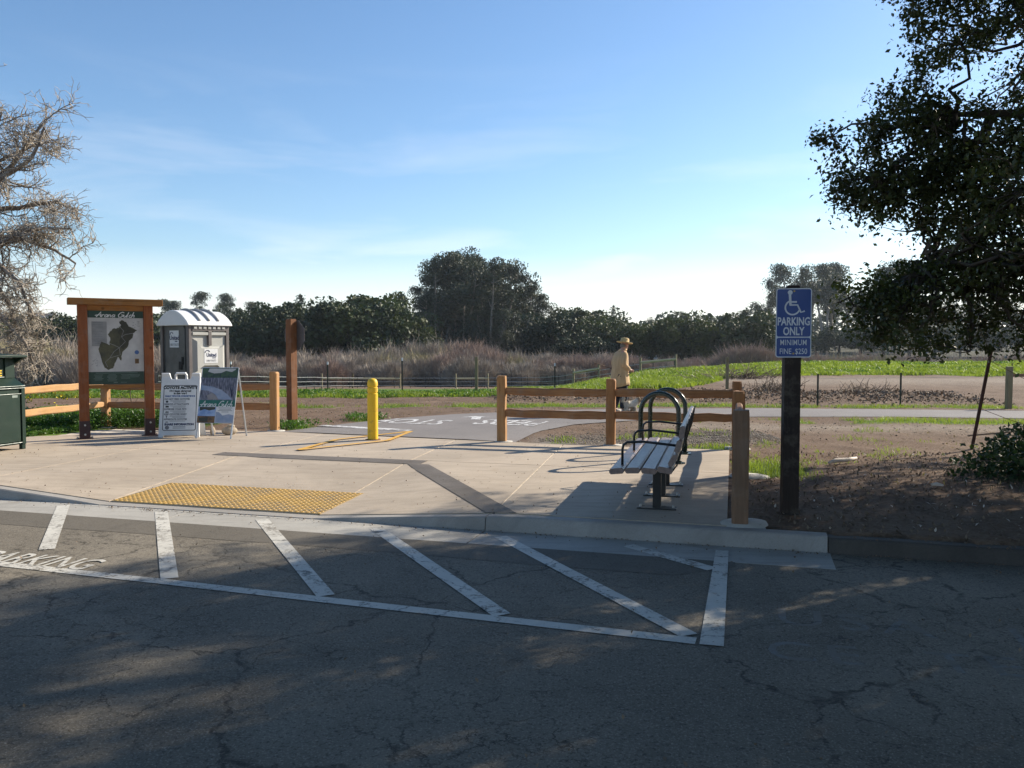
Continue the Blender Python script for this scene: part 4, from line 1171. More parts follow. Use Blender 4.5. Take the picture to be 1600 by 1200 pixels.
# ------------------------------------------------------------------ split-rail fences
def split_post(parent, x, y, h, rz, m_, z0=0.0, w=.135):
    mb = MB()
    a = w / 2; c_ = .018
    sec = [(-a + c_, -a), (a - c_, -a), (a, -a + c_), (a, a - c_), (a - c_, a), (-a + c_, a), (-a, a - c_), (-a, -a + c_)]
    r_ = random.Random(int(x * 100 + y * 10)); P = []; F = []
    lv = [-.1, .2, .5, .8, h - .03, h]
    for i, z in enumerate(lv):
        s_ = 1 + r_.uniform(-.03, .03) - (0.10 if i == len(lv) - 1 else 0)
        ox, oy = r_.uniform(-.004, .004), r_.uniform(-.004, .004)
        P += [(px * s_ + ox, py * s_ + oy, z) for px, py in sec]
    for i in range(len(lv) - 1):
        for k_ in range(8): F.append((i * 8 + k_, i * 8 + (k_ + 1) % 8, (i + 1) * 8 + (k_ + 1) % 8, (i + 1) * 8 + k_))
    F.append(tuple((len(lv) - 1) * 8 + k_ for k_ in range(8)))
    mb.add(P, F, Matrix.Translation((x, y, z0)) @ Matrix.Rotation(rz, 4, 'Z'))
    return mb.build("post", MAT[m_], parent)
def split_rail(parent, p, q, z0, z1, m_, th=.115, wd=.075, ext=.05, seed=0, taper=.78):
    """rail between two posts, ends tapered into the mortises"""
    r_ = random.Random(seed)
    d = Vector((q[0] - p[0], q[1] - p[1], z1 - z0)); L_ = d.length
    n = 9; P = []; F = []
    for i in range(n + 1):
        f = i / n; x = -ext + (L_ + 2 * ext) * f
        tp = 1 - (1 - taper) * (max(0, 1 - f / .12) + max(0, 1 - (1 - f) / .12))
        hh = th / 2 * tp * (1 + r_.uniform(-.06, .06)); ww = wd / 2 * tp * (1 + r_.uniform(-.06, .06))
        dz = r_.uniform(-.008, .008) - .012 * math.sin(math.pi * f); c_ = .016
        P += [(x, -ww, -hh + c_ + dz), (x, -ww + c_, -hh + dz), (x, ww - c_, -hh + dz), (x, ww, -hh + c_ + dz), (x, ww, hh - c_ + dz), (x, ww - c_, hh + dz), (x, -ww + c_, hh + dz), (x, -ww, hh - c_ + dz)]
    for i in range(n):
        for k_ in range(8): F.append((i * 8 + k_, (i + 1) * 8 + k_, (i + 1) * 8 + (k_ + 1) % 8, i * 8 + (k_ + 1) % 8))
    F.append(tuple(range(8))); F.append(tuple(n * 8 + k_ for k_ in reversed(range(8))))
    mb = MB(); mb.add(P, F); o = mb.build("rail", MAT[m_], parent)
    o.location = (p[0], p[1], z0)
    o.rotation_euler = (0, -math.asin(d.z / L_), math.atan2(d.y, d.x))
    return o
def footing(parent, x, y, r=.22, z=.0, seed=0, e=(1, 1)):
    r_ = random.Random(seed); P = [(0, 0, z + .035)]; n = 18
    for i in range(n):
        a = 2 * math.pi * i / n; k_ = 1 + .12 * math.sin(2 * a + seed) + r_.uniform(-.05, .05)
        P.append((r * .8 * k_ * e[0] * math.cos(a), r * .8 * k_ * e[1] * math.sin(a), z + .028))
    for i in range(n): P.append((P[1 + i][0] * 1.28, P[1 + i][1] * 1.28, z - .05))
    F = [(0, 1 + i, 1 + (i + 1) % n) for i in range(n)] + [(1 + i, 1 + n + i, 1 + n + (i + 1) % n, 1 + (i + 1) % n) for i in range(n)]
    mb = MB(); mb.add(P, F, Matrix.Translation((x, y, 0))); return mb.build("footing", MAT['footing'], parent, smooth=True)

FL = thing("split_rail_fence", "cedar split rail fence passing behind the map kiosk and the two sign boards", "fence", (0, 0, 0))
LP = [(-8.02, 12.45), (-7.47, 15.15), (-4.18, 14.50)]
a0 = math.atan2(LP[1][1] - LP[0][1], LP[1][0] - LP[0][0]); a1 = math.atan2(LP[2][1] - LP[1][1], LP[2][0] - LP[1][0])
for i, (x, y) in enumerate(LP):
    split_post(FL, x, y, 1.04, a1, 'pale_cedar_z'); footing(FL, x + .03, y - .03, .17, -.015, i)
split_rail(FL, LP[0], LP[1], .78, .80, 'pale_cedar_x', seed=1); split_rail(FL, LP[0], LP[1], .42, .43, 'pale_cedar_x', seed=2)
split_rail(FL, LP[1], LP[2], .76, .77, 'cedar_x', seed=3, th=.125); split_rail(FL, LP[1], LP[2], .42, .43, 'cedar_x', seed=4, th=.125)
FR = thing("split_rail_fence", "cedar split rail fence behind the bench and bike racks, turning towards the kerb", "fence", (0, 0, 0))
RP = [(-0.16, 12.86), (1.49, 12.42), (3.28, 12.02), (2.60, 9.44), (1.91, 6.86)]
a0 = math.atan2(RP[1][1] - RP[0][1], RP[1][0] - RP[0][0]); a1 = math.atan2(RP[4][1] - RP[2][1], RP[4][0] - RP[2][0])
for i, (x, y) in enumerate(RP):
    split_post(FR, x, y, (1.03, 1.0, .98, .98, .965)[i], a0 if i < 3 else a1, ('pale_cedar_z', 'cedar_z', 'cedar_z', 'cedar_z', 'old_post_z')[i])
footing(FR, -.13, 12.84, .16, -.02, 1); footing(FR, 1.52, 12.40, .16, -.02, 2); footing(FR, 3.3, 12.05, .2, -.02, 3)
footing(FR, 2.72, 9.40, .21, -.01, 4, (1.3, 1)); footing(FR, 1.96, 6.91, .20, -.01, 5, (1.3, .8))
for i in range(4):
    for z in (.80, .455):
        split_rail(FR, RP[i], RP[i + 1], z, z - .005, 'cedar_x', seed=20 + i * 2 + int(z * 10), ext=.075 if i == 2 else .04, th=.12)

# ------------------------------------------------------------------ brown post with a stop sign turned away from us
SP = thing("stop_sign_post", "tall brown square timber post with an octagonal sign seen from behind", "sign post", (-4.17, 15.62, -.02), R(-35))
mb = MB(); mb.box((0, 0, 1.0), (.145, .145, 2.0)); mb.box((0, 0, 2.01), (.13, .13, .02)); mb.build("post", MAT['brown_post_z'], SP, bev=.006)
oc = [(.30 * math.cos(R(22.5 + 45 * i)), .30 * math.sin(R(22.5 + 45 * i))) for i in range(8)]
MO = Matrix(((0, 0, 1, .078), (1, 0, 0, .0), (0, 1, 0, 1.72), (0, 0, 0, 1)))
SP.rotation_euler = (0, 0, R(55))
mb = MB(); mb.prism(oc, 0, .004, MO); sg = mb.build("octagonal_sign", MAT['sign_back'], SP)
mb = MB(); mb.prism([(x * .995, y * .995) for x, y in oc], .004, .0055, MO); mb.build("sign_face", MAT['sign_red'], sg)
mb = MB()
V = [MO @ Vector((x * s_, y * s_, .006)) for s_ in (.97, .93) for x, y in oc]
mb.add(V, [(i, (i + 1) % 8, 8 + (i + 1) % 8, 8 + i) for i in range(8)]); mb.build("sign_border", MAT['sign_white'], sg)
text("STOP", .24, 'sign_white', sg, MO @ Matrix.Translation((0, 0, .0065)), bold=.004, sx=.8)
mb = MB(); mb.box((-.0, 0, .07), (.16, .16, .06)); mb.build("rust_stain_band", MAT['rust'], SP)

# ------------------------------------------------------------------ bollard
b0 = thing("bollard", "yellow steel bollard with a domed top and two grooves beside the path", "bollard", (-2.22, 13.12, 0))
r0 = .083
prof = [(r0, 0), (r0, .735), (r0 - .009, .742), (r0 - .009, .757), (r0, .764), (r0, .832), (r0 - .009, .839), (r0 - .009, .853), (r0, .86), (r0, .90), (r0 * .95, .93), (r0 * .8, .957), (r0 * .5, .975), (.004, .982)]
mb = MB(); mb.lathe(prof, 28); mb.build("post", MAT['yellow'], b0, bev=0, smooth=True)
m_ = b0.children[0].modifiers.new("split", 'EDGE_SPLIT'); m_.split_angle = R(35)
mb = MB(); mb.lathe([(.125, .0), (.12, .008), (.09, .012)], 24); mb.build("base_collar", MAT['rust'], b0)

# ------------------------------------------------------------------ accessible parking sign
PS = thing("parking_sign", "blue accessible parking sign on a dark square timber post under the oak", "parking sign", (2.50, 7.39, -.02), R(-8))
mb = MB(); a = .07
sec = [(-a, -a), (a, -a), (a, a), (-a, a)]
P = [(x, y, z) for z in (-.05, 2.0) for x, y in sec] + [(x * .68, y * .68, 2.055) for x, y in sec]
mb.add(P, [(i + k_ * 4, (i + 1) % 4 + k_ * 4, (i + 1) % 4 + 4 + k_ * 4, i + 4 + k_ * 4) for k_ in range(2) for i in range(4)] + [(8, 9, 10, 11)])
mb.build("post", MAT['dark_wood_z'], PS, bev=.005)
MP = panelM((.0, -.073, 1.415), 0)
w, h = .152, .61
mb = MB(); mb.prism(rrect(-w, 0, w, h, .025), 0, .003, MP); sg = mb.build("sign_plate", MAT['sign_white'], PS)
flat(rrect(-w + .008, .184, w - .008, h - .008, .018), .003, .0038, MP, 'sign_blue', "blue_field", sg)
flat(rrect(-w + .008, .008, w - .008, .174, .018), .003, .0038, MP, 'sign_blue', "blue_field", sg)
ZT = Matrix.Translation((0, 0, .0048))
text("PARKING", .098, 'sign_white', sg, MP @ ZT @ Matrix.Translation((0, .315, 0)), sx=.68, bold=.0026)
text("ONLY", .098, 'sign_white', sg, MP @ ZT @ Matrix.Translation((0, .229, 0)), sx=.68, bold=.0026)
text("MINIMUM", .07, 'sign_white', sg, MP @ ZT @ Matrix.Translation((0, .130, 0)), sx=.72, bold=.0001, spacing=1.08)
text("FINE  $250", .07, 'sign_white', sg, MP @ ZT @ Matrix.Translation((0, .052, 0)), sx=.74, bold=.0003)
mb = MB()
mb.prism([(-.034 + .021 * math.cos(R(q)), .573 + .021 * math.sin(R(q))) for q in range(0, 360, 24)], 0, .001, ZT)
def stroke(mb, pts, wd): 
    m2 = MB(); ribbon(m2, pts, wd, 0.0); mb.add(m2.v, m2.f, Matrix.Translation((0, 0, .0055)))
stroke(mb, [(-.036, .556), (-.030, .462)], .021)
stroke(mb, [(-.028, .490), (.024, .490)], .015)
stroke(mb, [(-.038, .463), (.030, .463), (.060, .398), (.092, .410)], .015)
stroke(mb, [(-.012 + .062 * math.cos(R(q)), .440 + .062 * math.sin(R(q))) for q in range(112, 345, 14)], .014)
m2 = MB(); m2.add(mb.v, mb.f, MP); m2.build("wheelchair_symbol", MAT['sign_white'], sg)
for y_ in (.585, .035):
    mb = MB(); mb.tube([MP @ Vector((0, y_, .003)), MP @ Vector((0, y_, .011))], .009, 8); mb.build("bolt", MAT['brass'], sg)

# ------------------------------------------------------------------ bicycle racks
def rack(x, y, group=None):
    t_ = thing("bike_rack", "", "bike rack", (x, y, 0), math.atan2(.22, -.45))
    wd = .50; rr_ = wd / 2; hs = .92 - rr_ - .03
    pts = [(0, 0, 0), (0, 0, hs * .5), (0, 0, hs)] + [(rr_ - rr_ * math.cos(R(q)), 0, hs + rr_ * math.sin(R(q))) for q in range(15, 166, 15)] + [(wd, 0, hs), (wd, 0, hs * .5), (wd, 0, 0)]
    mb = MB(); mb.tube(pts, .031, 14); mb.build("hoop", MAT['dark_green_metal'], t_, smooth=True)
    for q in (0, wd):
        mb = MB(); mb.lathe([(.088, 0), (.088, .012), (.045, .016), (.045, .03), (.032, .032)], 20, Matrix.Translation((q, 0, 0))); mb.build("base_flange", MAT['dark_green_metal'], t_)
    return t_
tag(rack(2.12, 10.47), "nearer dark green hoop bike rack, right behind the bench")
tag(rack(2.40, 11.40), "farther dark green hoop bike rack, closer to the split rail fence")

# ------------------------------------------------------------------ bench
e = Vector((.245, .97)).normalized()
BN = thing("bench", "slatted bench with brown planks and black metal frame on three pedestals", "bench", (1.10, 7.03, 0), math.atan2(e.y, e.x))
# local: +x along the bench (away from the camera), +y towards the seat front (left in the picture)
BL = 2.42
planks = []
def plank(name, prof_c, ang, wd, th):
    """plank along x, centre (y,z), rotated about x"""
    mb = MB()
    c_ = .014
    sec = [(-wd / 2 + c_, -th / 2), (wd / 2 - c_, -th / 2), (wd / 2, -th / 2 + c_), (wd / 2, th / 2 - c_), (wd / 2 - c_, th / 2), (-wd / 2 + c_, th / 2), (-wd / 2, th / 2 - c_), (-wd / 2, -th / 2 + c_)]
    P = [(x, y, z) for x in (0, BL) for y, z in sec]
    F = [(i, i + 8, (i + 1) % 8 + 8, (i + 1) % 8) for i in range(8)] + [tuple(range(8)), tuple(8 + i for i in reversed(range(8)))]
    mb.add(P, F, Matrix.Translation((0, prof_c[0], prof_c[1])) @ Matrix.Rotation(ang, 4, 'X'))
    return mb.build(name, MAT['bench_plank'], BN)
for (y_, z_, a_) in ((.205, .418, 6), (.068, .428, 3), (-.070, .428, -3), (-.205, .440, -10)): plank("seat_plank", (y_, z_), R(-a_), .128, .05)
for (y_, z_, a_) in ((-.272, .525, 60), (-.315, .645, 74), (-.345, .765, 82)): plank("back_plank", (y_, z_), R(180 - a_), .112, .045)
for i, x in enumerate((.57, 1.24, 1.90)):
    mb = MB(); mb.box((x, -.10, .20), (.075, .075, .40)); pd = mb.build("pedestal", MAT['dark_metal'], BN, bev=.006)
    mb = MB(); mb.box((x, -.10, .006), (.13, .36, .012))
    pl_ = mb.build("foot_plate", MAT['dark_metal'], pd, bev=.002)
    for y_ in (-.25, .05):
        mb = MB(); mb.tube([(x, y_, .012), (x, y_, .034)], .013, 6); mb.build("bolt", MAT['bolt'], pd)
    mb = MB(); mb.box((x, .0, .39), (.05, .50, .022), rotm(R(-2))); mb.build("seat_bracket", MAT['dark_metal'], BN)
for x in (.12, .57, 1.24, 1.90, 2.30):
    pts = [(x, -.16, .395), (x, -.25, .40), (x, -.30, .47), (x, -.355, .64), (x, -.385, .83)]
    mb = MB()
    for p_, q_ in zip(pts, pts[1:]):
        p_, q_ = Vector(p_), Vector(q_); d = q_ - p_
        mb.box((p_ + q_) / 2, (.035, .012, d.length + .012), rotm(-math.atan2(d.y, d.z)))
    mb.build("back_strap", MAT['dark_metal'], BN)
for x in (.22, 1.24, 2.2):
    pts = [(x, .18, .435), (x, .18, .58), (x, .172, .62), (x, .14, .645), (x, .0, .655), (x, -.22, .635), (x, -.32, .625)]
    mb = MB(); mb.tube(pts, .0115, 8); mb.build("armrest", MAT['dark_metal'], BN, smooth=True)
# ================================================================== WIRE FENCES
def gz(x, y): return float(HT(np.array([x]), np.array([y]))[0]) - .015
WF = thing("wire_fence", "line of slender steel and timber stakes with thin wire across the bank beyond the path", "fence", (0, 0, 0))
stakes = [(-10.9, 32.0, 1.22, 0), (-6.48, 29.0, 1.12, 0), (-3.66, 27.5, 1.22, 0), (-1.15, 26.7, 1.22, 1), (1.50, 28.9, 1.08, 0), (4.13, 29.4, 1.05, 0), (7.42, 28.45, 1.10, 1)]
def tpost(parent, x, y, h, m_='tpost', tip=True):
    z = gz(x, y)
    mb = MB(); mb.box((x, y, z + h / 2 - .05), (.045, .010, h + .1)); mb.box((x, y + .02, z + h / 2 - .05), (.010, .035, h + .1))
    o = mb.build("stake", MAT[m_], parent)
    if tip:
        mb = MB(); mb.box((x, y + .01, z + h - .04), (.048, .05, .10)); mb.build("white_tip", MAT['sign_white'], o)
    return o
tops = []
for x, y, h, k_ in stakes:
    z = gz(x, y)
    if k_ == 0: tpost(WF, x, y, h)
    else:
        mb = MB(); mb.box((x, y, z + h / 2 - .05), (.095, .095, h + .1)); mb.build("timber_stake", MAT['grey_wood_z'], WF, bev=.008)
    tops.append((x, y, z, h))
for f in (.35, .62, .9):
    pts = [(x, y - .03, z + h * f) for x, y, z, h in tops]
    mb = MB(); mb.tube(pts, .0016, 3); mb.build("wire", MAT['tpost'], WF)

FF = thing("wire_fence", "pale wire stock fence with timber braces along the foot of the willow thicket", "fence", (0, 0, 0))
poly = [(-24, 56), (-19.3, 62), (-17.5, 70), (-15.8, 79), (-14.6, 83), (-9.6, 84), (-4.0, 83), (0.6, 80), (2.9, 74), (4.6, 68), (7.2, 64), (9.6, 62), (12, 61)]
q = resample(poly, 44); pts = []
for i, (x, y) in enumerate(q):
    z = gz(x, y)
    mb = MB(); mb.box((x, y, z + .55), (.05, .05, 1.25)); mb.build("stake", MAT['tpost'], FF)
    pts.append((x, y, z))
for h in (.25, .62, 1.0):
    mb = MB(); mb.tube([(x, y - .04, z + h) for x, y, z in pts], .022, 6); mb.build("wire", MAT['wire'], FF)
def brace(x0, y0, x1, y1, hr=.95):
    z0, z1 = gz(x0, y0), gz(x1, y1)
    for x, y, z in ((x0, y0, z0), (x1, y1, z1)):
        mb = MB(); mb.tube([(x, y, z - .1), (x, y, z + 1.45)], .09, 6); mb.build("timber_stake", MAT['grey_wood_z'], FF)
    mb = MB(); mb.tube([(x0, y0 - .1, z0 + hr), (x1, y1 - .1, z1 + hr)], .085, 6); mb.build("brace_rail", MAT['grey_wood_x'], FF)
brace(-18.9, 82, -15.9, 82.3); brace(-15.9, 82.3, -11.2, 82.6); brace(-5.6, 82.2, -2.4, 82); brace(5.0, 67, 6.8, 64.6, 1.15); brace(9.6, 61.7, 12.1, 61, 1.1)
RF = thing("wire_fence", "thin stakes and one braced timber stake in bare soil just beyond the path", "fence", (0, 0, 0))
pp = []
for x, y, h in ((7.75, 20.9, .84), (9.85, 20.9, .83)):
    tpost(RF, x, y, h, 'tpost', False); pp.append((x, y, gz(x, y), h))
x, y = 11.9, 19.75; z = gz(x, y)
mb = MB(); mb.box((x, y, z + .48), (.12, .12, 1.06)); mb.build("timber_stake", MAT['grey_wood_z'], RF, bev=.008)
mb = MB(); mb.box((x + 1.6, y, z + .80), (3.2, .07, .07)); mb.build("brace_rail", MAT['old_post_z'], RF)
pp.append((x, y, z, .9))
mb = MB(); mb.tube([(a, b_, c_ + d_ * .85) for a, b_, c_, d_ in pp], .003, 3); mb.build("wire", MAT['wire'], RF)
LT = thing("leaning_stake", "rusty steel fence stake leaning right beside the dark bush, with loose wire", "stake", (6.63, 11.83, gz(6.63, 11.83) - .02), 0)
d = Vector((.25, .05, 1.46))
mb = MB(); ang = rotm(0, math.atan2(.25, 1.46)); mb.box(d / 2, (.042, .012, 1.5), ang); mb.box(d / 2 + Vector((0, .02, 0)), (.012, .04, 1.5), ang); mb.build("stake", MAT['tpost_rust'], LT)
for f, dz in ((.90, -.75), (.42, -.28)):
    p0 = d * f
    pts = [(p0.x + 2.6 * s_, p0.y - .4 * s_, p0.z + dz * s_ - .25 * math.sin(math.pi * s_)) for s_ in np.linspace(0, 1, 8)]
    mb = MB(); mb.tube(pts, .004, 4); mb.build("loose_wire", MAT['rust'], LT)
mb = MB(); mb.tube([(-.05, -.01, .30), (.6, -.02, .36), (1.5, .1, .47), (2.4, .3, .50)], .012, 5); st = mb.build("fallen_branch", MAT['dead_stick'], None)
st.location = (6.75, 12.1, gz(6.7, 12.1) - .12); tag(st, "thin dead branch propped against the leaning rusty stake", "branch")

# small sticks on the soil
mb = MB(); mb.tube([(-.24, -.05, .0), (-.1, .0, .018), (.08, .01, .02), (.25, .07, .03)], [.018, .030, .026, .014], 6)
st = mb.build("stick", MAT['pale_stick'], None, smooth=True); st.location = (4.15, 10.3, gz(4.15, 10.3) + .03); st.rotation_euler = (0, 0, .25)
tag(st, "pale peeled stick lying on bare soil right of the parking sign", "stick")
mb = MB(); mb.tube([(-.05, 0, 0), (0, .01, .01), (.06, 0, .0)], [.012, .02, .010], 5)
st = mb.build("bark_piece", MAT['pale_stick'], None); st.location = (4.35, 8.4, gz(4.35, 8.4) + .03); st.rotation_euler = (0, 0, -.5)
tag(st, "small pale bark chip lying in the shade in front of the pale stick", "bark")

# ================================================================== PERSON AND DOG
def skin_mesh(joints, edges, sub=2):
    me = bpy.data.meshes.new("skin"); names = list(joints)
    me.from_pydata([joints[k_][0] for k_ in names], [], [])
    me.clear_geometry()
    me.from_pydata([joints[k_][0] for k_ in names], [(names.index(a), names.index(b_)) for a, b_ in edges], [])
    o = bpy.data.objects.new("skin", me); COL.objects.link(o)
    o.modifiers.new("skin", 'SKIN')
    for i, k_ in enumerate(names):
        r = joints[k_][1]; sv = me.skin_vertices[0].data[i]
        sv.radius = r if isinstance(r, tuple) else (r, r)
        sv.use_root = (i == 0)
    if sub:
        s_ = o.modifiers.new("sub", 'SUBSURF'); s_.levels = sub; s_.render_levels = sub
    bpy.context.view_layer.update()
    out = bpy.data.meshes.new_from_object(o.evaluated_get(_dg()))
    bpy.data.objects.remove(o)
    out.polygons.foreach_set("use_smooth", [True] * len(out.polygons))
    return out
def add_mesh(me, name, m_, parent):
    me.materials.clear(); me.materials.append(MAT[m_]); return link(bpy.data.objects.new(name, me), parent)

PE = thing("person", "person in straw hat, long tan coat and dark trousers walking on the path", "person", (2.38, 18.2, .013), R(-66))
J = {'pelvis': ((0, 0, .84), (.13, .10)), 'belly': ((0, .0, 1.0), (.135, .11)), 'chest': ((0, .02, 1.18), (.145, .115)), 'upper': ((0, .035, 1.29), (.12, .09)),
     'neck': ((0, .075, 1.385), .055), 'jaw': ((0, .12, 1.45), (.062, .07)), 'skull': ((0, .125, 1.53), (.072, .085)), 'top': ((0, .12, 1.585), (.055, .065)),
     'nose': ((0, .205, 1.475), .012),
     'shr': ((.16, .03, 1.295), .06), 'elr': ((.215, -.05, 1.07), .045), 'wrr': ((.19, .14, .955), .032), 'har': ((.175, .20, .93), (.03, .02)),
     'shl': ((-.16, .03, 1.295), .06), 'ell': ((-.225, -.04, 1.07), .045), 'wrl': ((-.20, .13, .93), .032), 'hal': ((-.19, .19, .905), (.03, .02)),
     'hir': ((.085, 0, .79), .095), 'knr': ((.095, .07, .44), .06), 'anr': ((.095, .02, .09), .042), 'tor': ((.105, .15, .035), (.04, .03)),
     'hil': ((-.085, 0, .79), .095), 'knl': ((-.09, .03, .44), .06), 'anl': ((-.09, -.10, .10), .042), 'tol': ((-.10, .03, .035), (.04, .03))}
E_ = [('pelvis', 'belly'), ('belly', 'chest'), ('chest', 'upper'), ('upper', 'neck'), ('neck', 'jaw'), ('jaw', 'skull'), ('skull', 'top'), ('jaw', 'nose'),
      ('upper', 'shr'), ('shr', 'elr'), ('elr', 'wrr'), ('wrr', 'har'), ('upper', 'shl'), ('shl', 'ell'), ('ell', 'wrl'), ('wrl', 'hal'),
      ('pelvis', 'hir'), ('hir', 'knr'), ('knr', 'anr'), ('anr', 'tor'), ('pelvis', 'hil'), ('hil', 'knl'), ('knl', 'anl'), ('anl', 'tol')]
body = skin_mesh(J, E_, 2)
bmx = bmesh.new(); bmx.from_mesh(body)
mb = MB()
for side, hp in ((1, Vector(J['har'][0])), (-1, Vector(J['hal'][0]))):
    for i, ln in enumerate((.060, .068, .064, .050)):          # fingers curled round the stick and lead
        b0_ = hp + Vector((side * (.018 - i * .004), .010 + .004 * i, .018 - i * .013))
        pts = [b0_, b0_ + Vector((-side * .010, ln * .45, -.004)), b0_ + Vector((-side * .030, ln * .65, -.008)), b0_ + Vector((-side * .042, ln * .40, -.012))]
        mb.tube(pts, [.009, .0085, .008, .006], 6)
    b0_ = hp + Vector((-side * .012, -.005, .02)); mb.tube([b0_, b0_ + Vector((-side * .022, .02, .012)), b0_ + Vector((-side * .030, .045, .004))], [.010, .009, .007], 6)
for sx_ in (-1, 1):
    mb.ball((sx_ * .029, .192, 1.505), (.010, .008, .008), 6)                  # eyes
    mb.ball((sx_ * .078, .12, 1.49), (.012, .024, .034), 6)                    # ears
mb.tube([(-.025, .192, 1.437), (0, .198, 1.435), (.025, .192, 1.437)], .005, 5)   # mouth
fm = mb.mesh("f"); bmx.from_mesh(fm); bmx.to_mesh(body); bmx.free()
add_mesh(body, "body", 'skin', PE)
tro = {k_: J[k_] for k_ in ('hir', 'knr', 'hil', 'knl')}
tro = {'pelvis': ((0, -.005, .84), (.145, .115)), 'hir': ((.088, -.002, .78), .112), 'knr': ((.098, .065, .44), .088), 'anr': ((.098, .015, .085), .078),
       'hil': ((-.088, -.002, .78), .112), 'knl': ((-.092, .028, .44), .088), 'anl': ((-.092, -.10, .09), .078)}
add_mesh(skin_mesh(tro, [('pelvis', 'hir'), ('hir', 'knr'), ('knr', 'anr'), ('pelvis', 'hil'), ('hil', 'knl'), ('knl', 'anl')], 2), "trousers", 'trousers', PE)
# coat: lofted body with open fold at the front hem, and sleeves
mb = MB(); nseg = 28
rings = [(.60, .235, .20, -.005), (.70, .235, .195, -.005), (.85, .225, .185, -.005), (1.0, .210, .170, .0), (1.12, .205, .165, .01), (1.22, .205, .155, .015), (1.30, .185, .125, .03), (1.355, .12, .09, .05), (1.39, .075, .075, .065)]
P = []; F = []
for i, (z, rx, ry, oy) in enumerate(rings):
    for k_ in range(nseg):
        a = 2 * math.pi * k_ / nseg
        fold = 1 + (.075 * math.sin(a * 5 + 1.0 + z * 1.5) + .03 * math.sin(a * 11 + z * 3)) * max(0, (1.15 - z)) / .55
        zz = z + (.03 * math.sin(a * 2 + .6) if i == 0 else 0)
        P.append((rx * fold * math.cos(a), oy + ry * fold * math.sin(a), zz))
for i in range(len(rings) - 1):
    for k_ in range(nseg): F.append((i * nseg + k_, i * nseg + (k_ + 1) % nseg, (i + 1) * nseg + (k_ + 1) % nseg, (i + 1) * nseg + k_))
mb.add(P, F)
coat = mb.build("coat", MAT['coat'], PE, smooth=True); sm = coat.modifiers.new("thick", 'SOLIDIFY'); sm.thickness = .012
for sx_, a_, b_, c_ in ((1, 'shr', 'elr', 'wrr'), (-1, 'shl', 'ell', 'wrl')):
    S_, E2, W_ = Vector(J[a_][0]), Vector(J[b_][0]), Vector(J[c_][0])
    sl = {'s0': (S_ + Vector((-sx_ * .05, 0, .005)), .075), 's': (S_, .085), 'e': (E2, .072), 'm': (E2.lerp(W_, .55), .062), 'w': (W_, .055)}
    sl = {k_: (tuple(v_[0]), v_[1]) for k_, v_ in sl.items()}
    add_mesh(skin_mesh(sl, [('s0', 's'), ('s', 'e'), ('e', 'm'), ('m', 'w')], 2), "sleeve", 'coat', coat)
HM = Matrix.Translation((0, .115, 1.55)) @ Matrix.Rotation(R(-9), 4, 'X')
mb = MB(); mb.lathe([(.092, .0), (.175, -.006), (.183, .006), (.18, .012), (.10, .018), (.094, .07), (.085, .098), (.05, .108), (.01, .104)], 24, HM); ht = mb.build("hat", MAT['straw'], PE, smooth=True)
mb = MB(); mb.tube([(.085 * math.cos(q), .06 + .085 * math.sin(q), 1.385 + .02 * math.sin(q)) for q in np.linspace(2.2, 7.2, 12)], .022, 6); mb.build('collar', MAT['coat'], coat, smooth=True)
mb = MB(); mb.lathe([(.098, .018), (.097, .036), (.093, .036)], 24, HM); mb.build("hat_band", MAT['straw'], ht)
mb = MB(); mb.ball((0, .075, 1.485), (.076, .07, .06), 8); mb.build("hair", MAT['shoe_grey'], PE, smooth=True)
for sx_, (x, y, z) in ((1, (.102, .09, .035)), (-1, (-.098, -.03, .045))):
    mb = MB(); mb.ball((x, y, z), (.048, .125, .045), 8); mb.box((x, y, z - .028), (.08, .22, .02)); mb.build("shoe", MAT['shoe_pale'], PE, smooth=True)
# walking stick tucked under the arm, sticking out behind
fx_, fy_ = math.sin(R(66)), math.cos(R(66))
def pw(x, y, z): return PE.location + Matrix.Rotation(R(-66), 3, 'Z') @ Vector((x, y, z))
mb = MB(); mb.tube([pw(-.19, .22, .92), pw(-.24, -.1, .98), pw(-.27, -.52, 1.12)], [.012, .012, .010], 6)
stk = mb.build("walking_stick", MAT['dead_stick'], None); tag(stk, "brown walking stick sticking out behind the person in the tan coat", "walking stick")

DG = thing("dog", "small shaggy cream dog with a brown head standing by the person in the tan coat", "dog", (2.61, 18.10, .013), R(-72))
D = {'hip': ((0, -.13, .25), (.085, .085)), 'mid': ((0, -.02, .25), (.088, .09)), 'ch': ((0, .10, .255), (.085, .10)), 'nk': ((0, .19, .335), .062), 'hd': ((0, .245, .40), (.068, .066)), 'mz': ((0, .315, .38), .034), 'ns': ((0, .345, .378), .02),
     'tl': ((0, -.21, .31), .03), 'tl2': ((0, -.235, .40), .03), 'tl3': ((0, -.19, .45), .022),
     'fr1': ((.055, .11, .19), .042), 'fr2': ((.058, .10, .10), .030), 'fr3': ((.058, .115, .025), .028), 'fl1': ((-.055, .10, .19), .042), 'fl2': ((-.058, .07, .10), .030), 'fl3': ((-.058, .075, .025), .028),
     'hr1': ((.055, -.13, .18), .055), 'hr2': ((.058, -.185, .105), .030), 'hr3': ((.058, -.155, .025), .028), 'hl1': ((-.055, -.12, .18), .055), 'hl2': ((-.058, -.16, .105), .030), 'hl3': ((-.058, -.125, .025), .028)}
DE = [('mid', 'hip'), ('mid', 'ch'), ('ch', 'nk'), ('nk', 'hd'), ('hd', 'mz'), ('mz', 'ns'), ('hip', 'tl'), ('tl', 'tl2'), ('tl2', 'tl3')]
for a, s_ in (('fr', 'ch'), ('fl', 'ch'), ('hr', 'hip'), ('hl', 'hip')): DE += [(s_, a + '1'), (a + '1', a + '2'), (a + '2', a + '3')]
